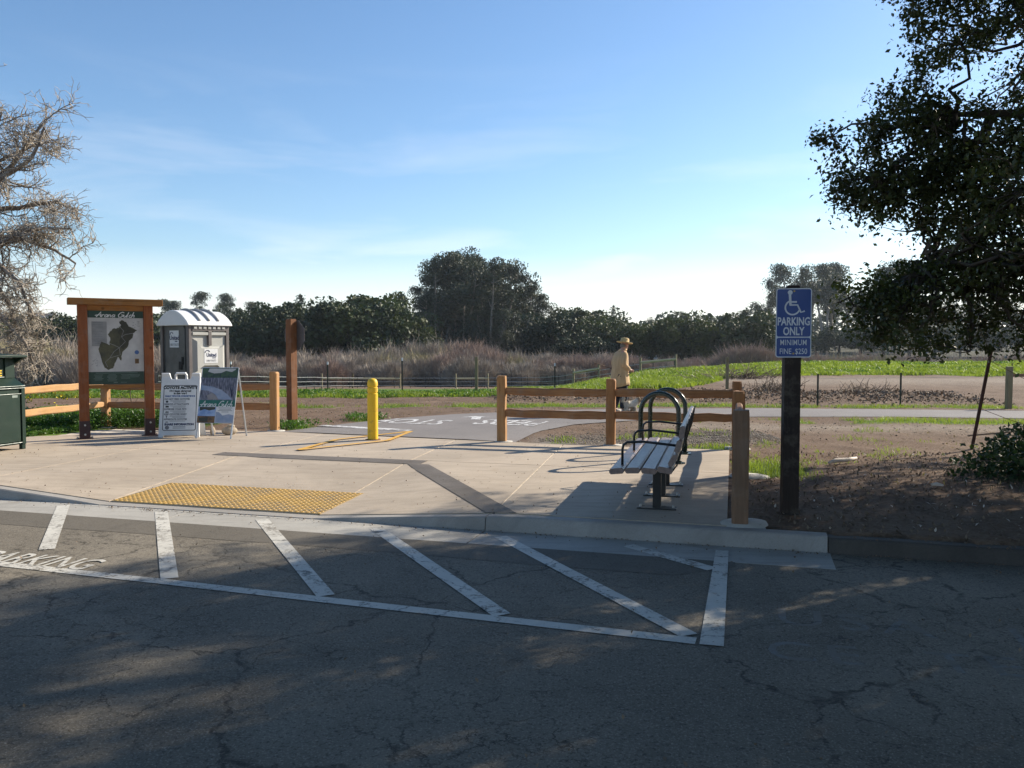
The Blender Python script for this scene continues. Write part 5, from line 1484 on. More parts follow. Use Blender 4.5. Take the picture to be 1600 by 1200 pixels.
D = {**{'mid': D['mid']}, **{k_: v_ for k_, v_ in D.items() if k_ != 'mid'}}
dm = skin_mesh(D, DE, 2)
nv = len(dm.vertices); co = np.zeros(nv * 3); dm.vertices.foreach_get("co", co); co = co.reshape(-1, 3)
no = np.zeros(nv * 3); dm.vertices.foreach_get("normal", no); no = no.reshape(-1, 3)
DG.scale = (.80, .80, .80); add_mesh(dm, "body", 'dog_cream', DG)
rs = np.random.RandomState(4)
def fur(sel, m_, name, ln, cnt):
    k_ = rs.choice(np.where(sel)[0], cnt)
    base = co[k_] + rs.normal(0, .008, (cnt, 3)); dirn = no[k_] * .6 + np.array([0, -.5, -.75]) + rs.normal(0, .35, (cnt, 3))
    dirn /= np.linalg.norm(dirn, axis=1)[:, None]
    sd = np.cross(dirn, rs.normal(0, 1, (cnt, 3))); sd /= np.linalg.norm(sd, axis=1)[:, None]
    V = np.stack([base - sd * .006, base + sd * .006, base + dirn * ln * rs.uniform(.6, 1.3, (cnt, 1))], 1).reshape(-1, 3)
    o = np_mesh(name, V, np.arange(cnt * 3).reshape(-1, 3), MAT[m_], DG); return tag(o, kind='stuff')
fur(co[:, 1] < .17, 'dog_cream', "fur", .05, 2600)
fur(co[:, 1] >= .19, 'dog_brown', "head_fur", .03, 900)
mb = MB()
for sx_ in (-1, 1): mb.ball((sx_ * .07, .225, .385), (.018, .032, .05), 6)
mb.build("ear", MAT['dog_brown'], DG, smooth=True)
mb = MB(); mb.ball((0, .368, .385), .014, 6); mb.ball((.03, .30, .42), .009, 5); mb.ball((-.03, .30, .42), .009, 5); mb.build("nose_and_eyes", MAT['black'], DG)

# ================================================================== TREES
def leaf_quads(C, size, rs, up=0.0, fold=0.35, asp=0.55, droop=0.0, vary=(.7, 1.3)):
    """one folded leaf (two triangles) per centre"""
    n = len(C)
    d = rs.normal(0, 1, (n, 3)); d[:, 2] -= droop; d /= np.linalg.norm(d, axis=1)[:, None]
    nr = rs.normal(0, 1, (n, 3)); nr[:, 2] += up
    s_ = np.cross(d, nr); s_ /= np.maximum(np.linalg.norm(s_, axis=1), 1e-6)[:, None]
    nn = np.cross(s_, d)
    sz = (size * rs.uniform(vary[0], vary[1], n))[:, None]
    a = C - d * sz * .5; b_ = C + d * sz * .5
    l = C - s_ * sz * asp * .5 + nn * sz * fold * .3; r = C + s_ * sz * asp * .5 + nn * sz * fold * .3
    V = np.stack([a, r, b_, l], 1).reshape(-1, 3)
    i = np.arange(n)[:, None] * 4
    F = np.concatenate([i + np.array([[0, 1, 2]]), i + np.array([[0, 2, 3]])], 0)
    return V, F

def tubes_np(paths, sides=4):
    """list of (points (k,3), radii (k)) -> V, F quads"""
    V = []; F = []; b_ = 0
    ang = np.arange(sides) * 2 * math.pi / sides; ca, sa = np.cos(ang), np.sin(ang)
    for pts, rad in paths:
        k_ = len(pts)
        t = np.empty_like(pts); t[1:-1] = pts[2:] - pts[:-2]; t[0] = pts[1] - pts[0]; t[-1] = pts[-1] - pts[-2]
        t /= np.maximum(np.linalg.norm(t, axis=1), 1e-9)[:, None]
        ref = np.array([0.3, 0.5, 0.81]) if abs(t[0, 2]) < .85 else np.array([1.0, .2, 0])
        a = np.cross(t, ref); a /= np.maximum(np.linalg.norm(a, axis=1), 1e-9)[:, None]
        c_ = np.cross(t, a)
        rg = pts[:, None, :] + (a[:, None, :] * ca[None, :, None] + c_[:, None, :] * sa[None, :, None]) * rad[:, None, None]
        V.append(rg.reshape(-1, 3))
        i = np.arange(k_ - 1)[:, None] * sides; j = np.arange(sides)[None, :]; j2 = (j + 1) % sides
        f = np.stack([i + j, i + j2, i + sides + j2, i + sides + j], -1).reshape(-1, 4) + b_
        F.append(f); b_ += k_ * sides
    return np.concatenate(V), np.concatenate(F)

def wander(p, d, L_, n, jit, rs, grav=0.0):
    """crooked path from p along d"""
    pts = [np.array(p, float)]; d = np.array(d, float); d /= np.linalg.norm(d)
    for i in range(n):
        d = d + rs.normal(0, jit, 3); d[2] += grav; d /= np.linalg.norm(d)
        pts.append(pts[-1] + d * L_ / n)
    return np.array(pts), d

# ---- live oak standing outside the frame on the right, its crown reaching in over the kerb; overhead part added to block sky light
rs = np.random.RandomState(11)
OT = thing("live_oak", "large live oak with dark leafy boughs hanging over the parking sign and kerb", "tree", (9.3, 9.2, gz(9.3, 9.2) - .05))
org = np.array([9.3, 9.2, 0.0])
lobes = [((9.0, 8.9, 5.2), (4.7, 4.3, 3.5), 3500), ((5.2, 9.1, 4.1), (1.2, 1.2, 1.2), 300), ((4.15, 9.0, 3.6), (.76, .7, .66), 190), ((3.75, 9.0, 3.2), (.42, .5, .36), 46),
         ((4.85, 9.0, 1.95), (.98, .9, .62), 250), ((4.2, 8.9, 1.75), (.52, .6, .38), 70), ((5.9, 9.0, 2.7), (1.2, 1.1, .95), 260), ((5.0, 8.9, 5.5), (.9, .9, .65), 110), ((4.55, 8.9, 5.45), (.45, .5, .32), 36), ((6.3, 8.6, 5.6), (1.4, 1.3, 1.5), 190),
         ((5.2, 7.4, 2.9), (1.1, 1.2, .9), 200), ((6.2, 6.3, 4.0), (1.8, 1.6, 1.7), 330), ((7.6, 5.4, 5.0), (2.2, 1.8, 2.0), 380), ((10.0, 12.3, 6.0), (2.2, 2.0, 2.0), 260),
         ((4.9, 9.0, 2.9), (.62, .75, .55), 90), ((7.8, 7.0, 2.5), (1.9, 1.5, .9), 300), ((5.8, 9.0, 3.4), (.8, .8, .5), 110), ((9.3, 11.1, 7.2), (3.0, 1.5, 1.3), 620), ((9.7, 12.0, 3.2), (2.0, 1.5, 1.3), 480), ((9.0, 10.0, 2.6), (1.9, 1.5, 1.0), 300),
         ((4.2, 2.6, 7.4), (4.8, 5.2, 1.6), 1150), ((7.6, -1.5, 7.2), (4.2, 4.0, 2.2), 800), ((1.5, -2.6, 8.2), (4.6, 4.2, 1.6), 700), ((11.5, 3.0, 6.2), (3.4, 4.0, 2.6), 700), ((-3.8, -.6, 8.3), (4.6, 4.6, 1.5), 800), ((-1.6, 4.8, 7.9), (5.2, 5.0, 1.3), 1250), ((3.8, 6.4, 7.8), (3.6, 3.6, 1.2), 700), ((-7.6, 2.0, 8.2), (4.2, 5.4, 1.4), 1000)]  # this row: unseen crown added over the camera to darken the road
NOVER = 8
CT = []; OV = []
for li, (c_, r_, n_) in enumerate(lobes):
    d = rs.normal(0, 1, (n_, 3)); d /= np.linalg.norm(d, axis=1)[:, None]
    rad = rs.uniform(.25, 1, (n_, 1)) ** (1 / 2.2)
    over = li >= len(lobes) - NOVER; OV.append(np.full(n_, over))
    if not over and li > 0: rad = rad * (1 + .34 * np.clip(rs.normal(0, .55, (n_, 1)), 0, .8))
    CT.append(np.array(c_) + d * rad * np.array(r_) * rs.uniform(.9, 1.08, (n_, 1)))
CT = np.concatenate(CT); OV = np.concatenate(OV)
# keep light gaps: drop clusters where a coarse noise is low
keep = fbm(CT[:, 0] + CT[:, 1] * .7, CT[:, 2] + CT[:, 1] * .3, 0.9, 4, 3) > np.where((CT[:, 0] < 7.0) & (CT[:, 1] > 7.4), .37, .28)
keep &= ~((CT[:, 1] > 7.6) & (fbm(CT[:, 0], CT[:, 2] * 1.15, 0.30, 9, 2) < .42))
keep &= CT[:, 2] > 1.0
CT = CT[keep]; OV = OV[keep]
# limbs
limbs = []
trunk = [(np.array([[9.3, 9.2, -.1], [9.25, 9.2, .6], [9.15, 9.15, 1.4], [9.0, 9.1, 2.2]]), np.array([.48, .38, .34, .32]))]
targets = [(4.75, 9.0, 3.6), (4.6, 9.0, 2.0), (5.0, 8.9, 5.3), (6.0, 6.4, 4.2), (7.4, 5.2, 5.2), (9.6, 12.5, 6.2), (12.6, 9.8, 6.0), (11.6, 6.2, 5.8), (9.2, 9.0, 8.0), (6.5, 9.4, 3.1), (7.0, 11.0, 5.4), (4.2, 2.2, 7.3), (7.6, -1.5, 7.0), (1.5, -2.6, 8.1), (11.5, 3.0, 6.2), (-3.6, -.6, 8.2), (-1.6, 4.8, 7.8), (3.8, 6.4, 7.7), (-7.4, 2.0, 8.1)]  # the later targets carry boughs out to the added overhead lobes
bpts = []
for tg in targets:
    p0 = np.array([9.05, 9.1, rs.uniform(1.6, 2.3)]); p1 = np.array(tg); n_ = 10
    L_ = np.linalg.norm(p1 - p0); off = np.cumsum(rs.normal(0, .05 * L_ / 3, (n_ + 1, 3)), 0)
    f = np.linspace(0, 1, n_ + 1)[:, None]; off -= off[:1] + f * (off[-1:] - off[:1])
    arc_ = np.array([0, 0, .16 * L_]) * np.sin(f * math.pi * .8)
    pts = p0 + (p1 - p0) * f + off + arc_; limbs.append((pts, np.linspace(.19, .025, n_ + 1)))
    bpts.append(pts[2:])
BP = np.concatenate(bpts)
sub = []
NV = np.where(~OV & (np.abs(CT[:, 0] - 5) < 2.6))[0]; NA = np.arange(len(CT))
for i in range(380):                                    # secondary branches towards random clusters
    c_ = CT[rs.choice(NV if i % 2 else NA)]; j = np.argmin(((BP - c_) ** 2).sum(1)); p0 = BP[j]
    n_ = 6; f = np.linspace(0, 1, n_ + 1)[:, None]; off = rs.normal(0, .07, (n_ + 1, 3)); off[0] = 0
    pts = p0 + (c_ - p0) * f + off; sub.append((pts, np.linspace(.035, .008, n_ + 1)))
SP_ = np.concatenate([BP] + [s_[0][1:] for s_ in sub])
tw = []
dist = np.array([np.sqrt(((SP_ - c_) ** 2).sum(1).min()) for c_ in CT])
kp = OV | (dist < np.where((CT[:, 0] < 7.2) & (CT[:, 1] > 7.4), .75, 1.7)); CT = CT[kp]; OV = OV[kp]
for c_ in CT:
    j = np.argmin(((SP_ - c_) ** 2).sum(1)); p0 = SP_[j]
    mid = (p0 + c_) / 2 + rs.normal(0, .05, 3)
    tw.append((np.array([p0, mid, c_]), np.array([.010, .006, .003])))
V, F = tubes_np(trunk, 12); np_mesh("trunk", V - org, F, MAT['bark_oak'], OT, True)
V, F = tubes_np(limbs, 7); np_mesh("boughs", V - org, F, MAT['bark_oak'], OT, True)
V, F = tubes_np(sub + tw, 3); o = np_mesh("twigs", V - org, F, MAT['bark_oak'], OT, True); tag(o, kind='stuff')
per = 54
CA = CT; CT = CA[~OV]; LC = np.repeat(CT, per, 0)
n_ = len(LC)
sp = np.repeat(rs.uniform(.05, .12, len(CT)), per)[:, None]
LC = LC + rs.normal(0, 1, (n_, 3)) * sp * np.array([1, 1, .8])
V, F = leaf_quads(LC, .051, rs, up=.8, asp=.62, vary=(.5, 1.5))
LC = np.repeat(CA[OV], 30, 0); LC = LC + rs.normal(0, .2, LC.shape)  # coarse leaves of the added overhead lobes, out of view
V2, F2 = leaf_quads(LC, .135, rs, up=1.2, asp=.62)
np_mesh("crown", np.concatenate([V, V2]) - org, np.concatenate([F, F2 + len(V)]), MAT['oak_leaf'], OT)

# ---- bare lichen-covered tree on the left
rs = np.random.RandomState(5)
LTt = thing("bare_tree", "bare lichen covered tree reaching in from the left over the recycling bin", "tree", (-14.0, 18.0, gz(-14, 18) - .05))
org = np.array([-14.0, 18.0, 0.0])
big, mids, twg = [], [], []
big.append((np.array([[-14, 18, -.1], [-13.9, 17.95, 1.0], [-13.7, 17.9, 1.8], [-13.5, 17.8, 2.5]]), np.array([.38, .30, .27, .24])))
guides = [[(-13.5, 17.8, 2.4), (-12.4, 17.3, 3.6), (-11.2, 17.0, 4.4), (-10.5, 16.9, 4.85), (-9.75, 16.9, 5.35), (-9.5, 16.9, 5.9)],
          [(-12.3, 17.2, 3.7), (-11.2, 17.1, 5.0), (-10.8, 17.0, 5.7), (-10.5, 17.0, 6.3)],
          [(-13.4, 17.8, 2.5), (-12.0, 17.0, 3.0), (-10.9, 16.7, 3.2), (-10.2, 16.6, 3.25), (-9.8, 16.6, 2.9), (-9.55, 16.6, 2.2)],
          [(-13.5, 17.8, 2.2), (-12.0, 17.0, 2.55), (-11.0, 16.7, 2.6), (-10.3, 16.6, 2.15), (-9.75, 16.5, 1.6), (-9.5, 16.5, 1.0)],
          [(-12.6, 17.4, 3.4), (-11.0, 17.2, 3.7), (-10.1, 17.0, 3.8), (-9.4, 17.0, 3.6), (-9.0, 17.0, 3.3)],
          [(-11.4, 16.9, 4.3), (-10.2, 17.3, 4.4), (-9.5, 17.3, 4.5), (-9.05, 17.3, 4.3)],
          [(-13.6, 17.8, 2.4), (-13.4, 17.4, 4.2), (-12.2, 17.2, 5.8), (-11.0, 17.0, 6.9)],
          [(-11.2, 17.0, 4.4), (-10.4, 17.2, 5.2), (-9.9, 17.2, 5.9), (-9.55, 17.2, 6.2)],
          [(-10.9, 16.7, 3.2), (-10.2, 16.9, 3.75), (-9.5, 16.9, 3.95), (-9.0, 16.9, 3.95)],
          [(-11.4, 17.1, 5.0), (-11.2, 17.1, 6.0), (-11.4, 17.1, 6.8)],
          [(-12.4, 17.3, 3.6), (-11.6, 17.4, 4.6), (-10.7, 17.4, 5.4), (-9.9, 17.4, 5.8)],
          [(-12.0, 17.0, 3.0), (-11.3, 17.3, 3.6), (-10.5, 17.3, 3.9), (-9.9, 17.3, 4.0)],
          [(-12.0, 17.0, 2.6), (-11.2, 16.9, 3.0), (-10.6, 16.9, 2.9), (-10.2, 16.9, 2.3), (-10.0, 16.9, 1.5)],
          [(-13.6, 17.8, 2.4), (-14.8, 18.2, 4.4), (-15.4, 18.2, 5.8)]]
rad0 = [.17, .11, .13, .12, .10, .075, .12, .08, .07, .07, .08, .075, .08, .14]
for gd, r0_ in zip(guides, rad0):
    gp = resample3 = None
    p = np.array(gd); s_ = np.r_[0, np.cumsum(np.linalg.norm(np.diff(p, axis=0), axis=1))]
    q_ = np.linspace(0, s_[-1], int(s_[-1] / .16) + 2)
    pts = np.stack([np.interp(q_, s_, p[:, k_]) for k_ in range(3)], 1) + np.cumsum(rs.normal(0, .012, (len(q_), 3)), 0)
    rr_ = np.linspace(r0_, .02, len(q_)); big.append((pts, rr_))
    fr = np.linspace(0, 1, len(q_))
    for i in range(4, len(q_)):
        if rs.rand() > .92: continue
        t_ = pts[i] - pts[i - 1]; t_ /= np.linalg.norm(t_)
        d = t_ * .6 + rs.normal(0, .75, 3); d[0] += .18
        L_ = rs.uniform(.4, 1.05) * (1.1 - .45 * fr[i])
        droop = -.10 if pts[i][2] < 3.6 else (-.02 if pts[i][2] < 4.6 else .05)
        mp_s, d2 = wander(pts[i], d, L_, 7, .30, rs, droop)
        mids.append((mp_s, np.linspace(max(.014, rr_[i] * .38), .008, 8)))
        for j in range(1, 8):
            for _ in range(2 if j < 4 else 3):
                dd = (mp_s[j] - mp_s[j - 1]) * 4 + rs.normal(0, .8, 3); dd[2] += droop * 2
                L2 = rs.uniform(.16, .50)
                tp, d3 = wander(mp_s[j], dd, L2, 4, .42, rs, droop * 1.2 + .03)
                twg.append((tp, np.linspace(.0085, .0045, 5)))
                for _k in range(3):
                    kk = rs.randint(1, 5)
                    t2, _d = wander(tp[kk], d3 + rs.normal(0, .9, 3), rs.uniform(.07, .19), 2, .4, rs, .05)
                    twg.append((t2, np.linspace(.006, .0035, 3)))
V, F = tubes_np(big[:1], 10); np_mesh("trunk", V - org, F, MAT['bark_pale'], LTt, True)
V, F = tubes_np(big[1:], 7); np_mesh("limbs", V - org, F, MAT['bark_pale'], LTt, True)
V, F = tubes_np(mids, 4); o = np_mesh("branches", V - org, F, MAT['bark_pale'], LTt, True); tag(o, kind='stuff')
V, F = tubes_np(twg, 3); o = np_mesh("twigs", V - org, F, MAT['twig_pale'], LTt); tag(o, kind='stuff')

# ---- far trees: four builders, then copies
def far_tree(name, V, F, leafm, trunks, barkm):
    r = bpy.data.objects.new(name, None); link(r)
    np_mesh("crown", V, F, MAT[leafm], r)
    if trunks:
        V, F = tubes_np(trunks, 6); np_mesh("trunk", V, F, MAT[barkm], r, True)
    return r
def make_oak(seed, leafm, H=9.0, Rr=6.0, n=7000):
    rs = np.random.RandomState(seed); C = []
    nl = 26
    for i in range(nl):
        a = rs.uniform(0, 2 * math.pi); q_ = math.sqrt(rs.rand()) * .78
        z = H * (.30 + .52 * rs.rand() * (1 - .5 * q_ ** 2)); cx, cy = Rr * q_ * math.cos(a), Rr * q_ * math.sin(a)
        rr_ = rs.uniform(.15, .36) * Rr
        m_ = n // nl
        d = rs.normal(0, 1, (m_, 3)); d[:, 2] += .35; d /= np.linalg.norm(d, axis=1)[:, None]
        C.append(np.array([cx, cy, z]) + d * rr_ * np.array([1, 1, .72]) * rs.uniform(.68, 1.16, (m_, 1)))
    C = np.concatenate(C); C[:, 2] = np.maximum(C[:, 2], rs.uniform(0, 1.2, len(C)))
    V, F = leaf_quads(C, .42, rs, up=.7, asp=.7)
    tr = [(np.array([[0, 0, -1.], [.1, 0, H * .25], [.3, .2, H * .55]]), np.array([.35, .3, .15]))]
    return far_tree("oak_tree", V, F, leafm, tr, 'bark_oak')
def make_euc(seed, H=24, Rr=5.5, stems=2, low=.25, n=8200, dense=1.0):
    rs = np.random.RandomState(seed); tr = []; cl = []
    for s_ in range(stems):
        a = rs.uniform(0, 6.28); lean = rs.uniform(.02, .16)
        top = H * rs.uniform(.86, .97)
        pts, _ = wander([rs.normal(0, .5), rs.normal(0, .5), -1], [lean * math.cos(a), lean * math.sin(a), 1], top, 10, .05, rs)
        tr.append((pts, np.linspace(.42, .08, 11)))
        cl.append((pts[-1], .11 * H))
        for i in range(int(10 * dense)):
            k_ = rs.uniform(low, 1.0); j = min(9, int(k_ * 10)); p = pts[j] + (pts[j + 1] - pts[j]) * (k_ * 10 - j)
            aa = rs.uniform(0, 6.28); el = rs.uniform(.25, .9)
            L_ = Rr * rs.uniform(.45, 1.0) * (1.15 - .55 * k_)
            bp, _d = wander(p, [math.cos(aa), math.sin(aa), el], L_, 5, .16, rs, .02)
            tr.append((bp, np.linspace(.14, .03, 6)))
            cl.append((bp[-1], rs.uniform(.065, .125) * H))
            if rs.rand() < .6: cl.append((bp[3] + rs.normal(0, .5, 3), rs.uniform(.04, .065) * H))
    m_ = n // len(cl); C = []
    for c_, r_ in cl:
        d = rs.normal(0, 1, (m_, 3)); d[:, 2] += .45; d /= np.linalg.norm(d, axis=1)[:, None]
        C.append(c_ + d * r_ * np.array([1, 1, .68]) * rs.uniform(.55, 1.05, (m_, 1)))
        h_ = m_ // 3                                            # hanging sprays below the clump
        C[-1][:h_, 2] -= np.abs(rs.normal(0, .6, h_)) * r_ * .8
    C = np.concatenate(C)
    V, F = leaf_quads(C, .56, rs, up=0, asp=.40, droop=1.2)
    return far_tree("eucalyptus_tree", V, F, 'euc_leaf', tr, 'bark_euc')
def make_conifer(seed, H=13, Rr=3.2, n=5200):
    rs = np.random.RandomState(seed); C = []
    for i in range(30):
        f = i / 30; z = H * (.04 + .95 * f); rr_ = Rr * (1 - f) ** .8 * rs.uniform(.6, 1.25) + .10
        for a in np.arange(0, 6.28, 6.28 / max(3, int(8 * (1 - f)))) + rs.rand() * 6:
            k_ = 20; t_ = rs.uniform(.1, 1, k_); l = rr_ * rs.uniform(.55, 1.25)
            C.append(np.stack([np.cos(a) * t_ * l, np.sin(a) * t_ * l, z - .16 * l * t_ + .05 * l], 1) + rs.normal(0, .14, (k_, 3)))
    C = np.concatenate(C)
    V, F = leaf_quads(C, .40, rs, up=.6, asp=.4, droop=.3)
    return far_tree("conifer_tree", V, F, 'conifer', [(np.array([[0, 0, -1.], [0, 0, H * .5], [0, 0, H]]), np.array([.3, .18, .03]))], 'bark_oak')
def make_willow(seed, m_, H=5.0, Rr=3.2, n=5200):
    """leafless thicket shrub: a fan of thin upright shoots"""
    rs = np.random.RandomState(seed)
    a = rs.uniform(0, 6.28, n); q_ = np.sqrt(rs.rand(n)) * Rr * .8
    x0 = q_ * np.cos(a); y0 = q_ * np.sin(a)
    prof = np.sqrt(np.clip(1 - (q_ / Rr) ** 2, 0.05, 1)) * (0.75 + .45 * vnoise(x0 + seed * 5, y0, 1.5, seed % 7))
    top = H * prof * rs.uniform(.45, 1.0, n) * (1 + .22 * (rs.rand(n) < .06)); L_ = rs.uniform(.9, 2.4, n)
    z0 = np.maximum(top - L_, 0)
    dx = x0 / Rr * .7 + rs.normal(0, .28, n); dy = y0 / Rr * .7 + rs.normal(0, .28, n)
    base = np.stack([x0, y0, z0], 1); tip = np.stack([x0 + dx * (top - z0), y0 + dy * (top - z0), top], 1)
    ax_ = rs.uniform(0, 6.28, n); w_ = (rs.uniform(.018, .040, n))[:, None]
    sd = np.stack([np.cos(ax_), np.sin(ax_), np.zeros(n)], 1) * w_
    mid = (base + tip) / 2 + rs.normal(0, .10, (n, 3))
    V = np.stack([base - sd, base + sd, mid + sd * .8, mid - sd * .8, tip], 1).reshape(-1, 3)
    i = np.arange(n)[:, None] * 5
    F = np.concatenate([i + np.array([[0, 1, 2]]), i + np.array([[0, 2, 3]]), i + np.array([[3, 2, 4]])], 0)
    st_ = []
    for k_ in range(14):
        aa = rs.uniform(0, 6.28); r1 = rs.uniform(.2, .9) * Rr
        st_.append((np.array([[.3 * math.cos(aa), .3 * math.sin(aa), -.5], [.5 * r1 * math.cos(aa), .5 * r1 * math.sin(aa), H * .35], [r1 * math.cos(aa), r1 * math.sin(aa), H * .72 * math.sqrt(max(.1, 1 - (r1 / Rr) ** 2))]]), np.array([.09, .06, .02])))
    r = bpy.data.objects.new("willow_shrub", None); link(r)
    np_mesh("shoots", V, F, MAT[m_], r)
    V, F = tubes_np(st_, 5); np_mesh("stem", V, F, MAT[m_], r)
    return r
used = set()
def plant(proto, x, y, s, rz, label, cat, group, sz=None, sink=.2):
    o = proto if proto.name not in used else copy_tree(proto)
    used.add(proto.name); used.add(o.name)
    o.location = (x, y, gz(x, y) - sink); o.rotation_euler = (0, 0, rz)
    o.scale = (s, s, sz if sz else s)
    return tag(o, label, cat, group)
def at(px, d): return (px - 800) / 1290 * d            # sideways metres for a bearing at depth d
def top_s(py, d, x, H):                                 # scale that brings a tree of height H up to a bearing
    return ((1.5 + (540 - py) / 1290 * d) - gz(x, d) + .2) / H
rt = random.Random(21)

OAKS = [make_oak(1, 'far_oak'), make_oak(2, 'far_oak_b'), make_oak(3, 'far_oak'), make_oak(4, 'far_oak_b', 9, 5.0), make_oak(5, 'far_oak', 9, 4.4), make_oak(6, 'far_oak_b', 9, 7.0)]
EUC = [make_euc(11, 24, 6.0, 2, .22, 9000), make_euc(12, 24, 5.2, 3, .15, 10500, 1.1), make_euc(13, 24, 6.5, 2, .12, 10000, 1.2), make_euc(14, 24, 4.6, 1, .50, 5200, 1.3), make_euc(15, 24, 4.4, 2, .58, 6500, .9)]
CON = [make_conifer(31, 13, 4.6), make_conifer(32, 13, 4.0)]
WIL = [make_willow(41, 'willow_grey'), make_willow(42, 'willow_mauve'), make_willow(43, 'willow_olive'), make_willow(44, 'willow_grey', 5, 3.6)]

def oak_row(pxs, lab, grp, dlo, dhi):
    for px, py in pxs:
        d = rt.uniform(dlo, dhi); x = at(px, d); o = rt.choice(OAKS)
        sc = top_s(py - 5, d, x, 8.1) * rt.uniform(.84, 1.14)
        plant(o, x, d, sc * rt.uniform(.95, 1.1), rt.uniform(0, 6.28), lab, "tree", grp, sz=sc)
oak_row([(20, 505), (55, 498), (85, 492), (120, 505), (150, 500), (205, 498), (245, 500)], "dark evergreen oak on the far slope seen through the bare tree and around the kiosk", "oaks behind the bare tree", 130, 160)
oak_row([(372, 492), (388, 500), (405, 492), (422, 486), (440, 490), (458, 486), (478, 486), (500, 484), (512, 476), (530, 473), (548, 480), (566, 478), (585, 478), (600, 482), (616, 492), (632, 500), (650, 502), (395, 515), (430, 512), (465, 518), (500, 512), (535, 515), (570, 512), (605, 515), (640, 516)],
        "dark evergreen oak in the wood left of the big eucalyptus clump", "oaks left of the eucalyptus clump", 122, 158)
oak_row([(866, 496), (882, 492), (898, 490), (914, 496), (930, 497), (946, 503), (965, 507), (985, 512), (1004, 514), (1018, 506), (1040, 505), (1062, 497), (1085, 502), (1108, 500), (1130, 500), (1150, 494), (1170, 492), (1192, 492), (1212, 500), (880, 518), (912, 516), (940, 522), (975, 525), (1010, 526), (1045, 522), (1080, 520), (1115, 518), (1150, 516), (1185, 515)],
        "dark evergreen oak in the wood between the big eucalyptus clump and the right grove", "oaks right of the eucalyptus clump", 132, 180)
oak_row([(1240, 512), (1275, 515), (1310, 508), (1345, 515), (1380, 512), (1420, 515), (1460, 510), (1500, 516), (1545, 512), (1590, 510), (1640, 512), (1690, 510)], "hazy dark tree at the foot of the right eucalyptus grove", "trees below the right grove", 185, 225)
def euc_row(rows, lab, grp, protos, dlo, dhi, wide=1.0):
    for px, py in rows:
        d = rt.uniform(dlo, dhi); x = at(px, d); o = rt.choice(protos)
        sc = top_s(py, d, x, 24.0) * rt.uniform(.97, 1.03)
        plant(o, x, d, sc * wide * rt.uniform(.95, 1.1), rt.uniform(0, 6.28), lab, "tree", grp, sz=sc)
euc_row([(672, 425), (692, 397), (712, 388), (735, 392), (752, 397), (775, 402), (795, 420), (815, 438), (835, 452), (700, 430), (730, 410), (748, 420), (765, 418), (655, 455), (790, 455), (665, 465), (826, 478), (720, 470), (765, 475), (850, 505)],
        "tall eucalyptus in the large domed clump rising behind the willow thicket", "eucalyptus in the domed clump", EUC[:3], 160, 188, 1.12)
euc_row([(524, 470), (612, 486), (388, 484)], "loose crowned tall tree standing among the oaks of the left wood", "taller trees in the left wood", EUC[2:4], 150, 175, .9)
euc_row([(902, 484), (1066, 490), (1152, 486), (1016, 498)], "loose crowned tall tree standing among the oaks behind the person", "taller trees in the right wood", EUC[2:4], 185, 215, .9)
euc_row([(858, 468)], "slender eucalyptus leaning out of the right end of the large domed clump", None, EUC[3:4], 165, 166, 1.2)
euc_row([(1203, 452), (1188, 462), (1222, 425), (1240, 416), (1262, 412), (1284, 410), (1305, 414), (1330, 413), (1352, 416), (1378, 412), (1405, 418), (1440, 425), (1480, 430), (1530, 432), (1580, 428), (1250, 450), (1295, 450), (1340, 452), (1390, 455), (1450, 460)],
        "tall hazy eucalyptus with bare trunk in the right grove behind the parking sign", "eucalyptus in the right grove", EUC[3:], 235, 270, 1.05)
euc_row([(262, 470), (276, 466), (306, 456), (347, 470), (365, 460)], "hazy round topped eucalyptus on the skyline between the kiosk and the wood", "skyline eucalyptus behind the toilet", EUC[3:], 240, 265, 1.15)
euc_row([(413, 470), (432, 480)], "thin crowned grey eucalyptus on the skyline above the left wood", "thin skyline eucalyptus", EUC[3:4], 230, 250, 1.2)
for px, py, d, lab in ((471, 459, 168, "broad pyramidal conifer standing above the left end of the wood"), (552, 466, 185, "narrow conifer tip showing above the middle of the left wood"), (593, 468, 190, "pointed conifer above the wood just left of the eucalyptus clump"), (958, 476, 215, "single dark conifer on the skyline behind the person"), (35, 492, 165, "small conifer seen through the bare tree on the left")):
    x = at(px, d); sc = top_s(py, d, x, 13.0); plant(rt.choice(CON), x, d, sc * (1.35 if px in (471,) else .9), rt.uniform(0, 6), lab, "tree", None, sz=sc)
# leafless willow thicket in the gulch
WL = {0: "grey leafless willow in the thicket beyond the wire fence", 1: "mauve leafless willow in the thicket beyond the wire fence", 2: "olive tinted leafless willow in the thicket beyond the wire fence"}
WG = {0: "grey willows of the thicket", 1: "mauve willows of the thicket", 2: "olive willows of the thicket"}
def wil(px, py, d, k_):
    x = at(px, d); o = WIL[k_]; sc = max(.5, top_s(py, d, x, 5.0)); kk = 0 if k_ == 3 else k_
    plant(o, x, d, sc * rt.uniform(1.0, 1.25), rt.uniform(0, 6.28), WL[kk], "shrub", WG[kk], sz=sc)
px = -30
while px < 1240:
    base = float(np.interp(px, [-30, 120, 370, 420, 480, 560, 620, 660, 740, 800, 860, 900, 1000, 1090, 1160, 1210], [525, 530, 552, 556, 548, 542, 538, 534, 536, 548, 552, 552, 556, 556, 545, 548]))
    for row, (d0, dy) in enumerate(((112, 0), (104, 8), (97, 18))):
        if px > 900 and row == 2: continue
        k_ = rt.choices([0, 1, 2, 3], [4, 3, 2.2 if 600 < px < 760 or px < 150 else 1.2, 3] if px < 900 else [1, 6, .3, 1])[0]
        wil(px + rt.uniform(-9, 9), base + dy + rt.uniform(-5, 6), d0 + rt.uniform(-3, 3), k_)
    px += 30
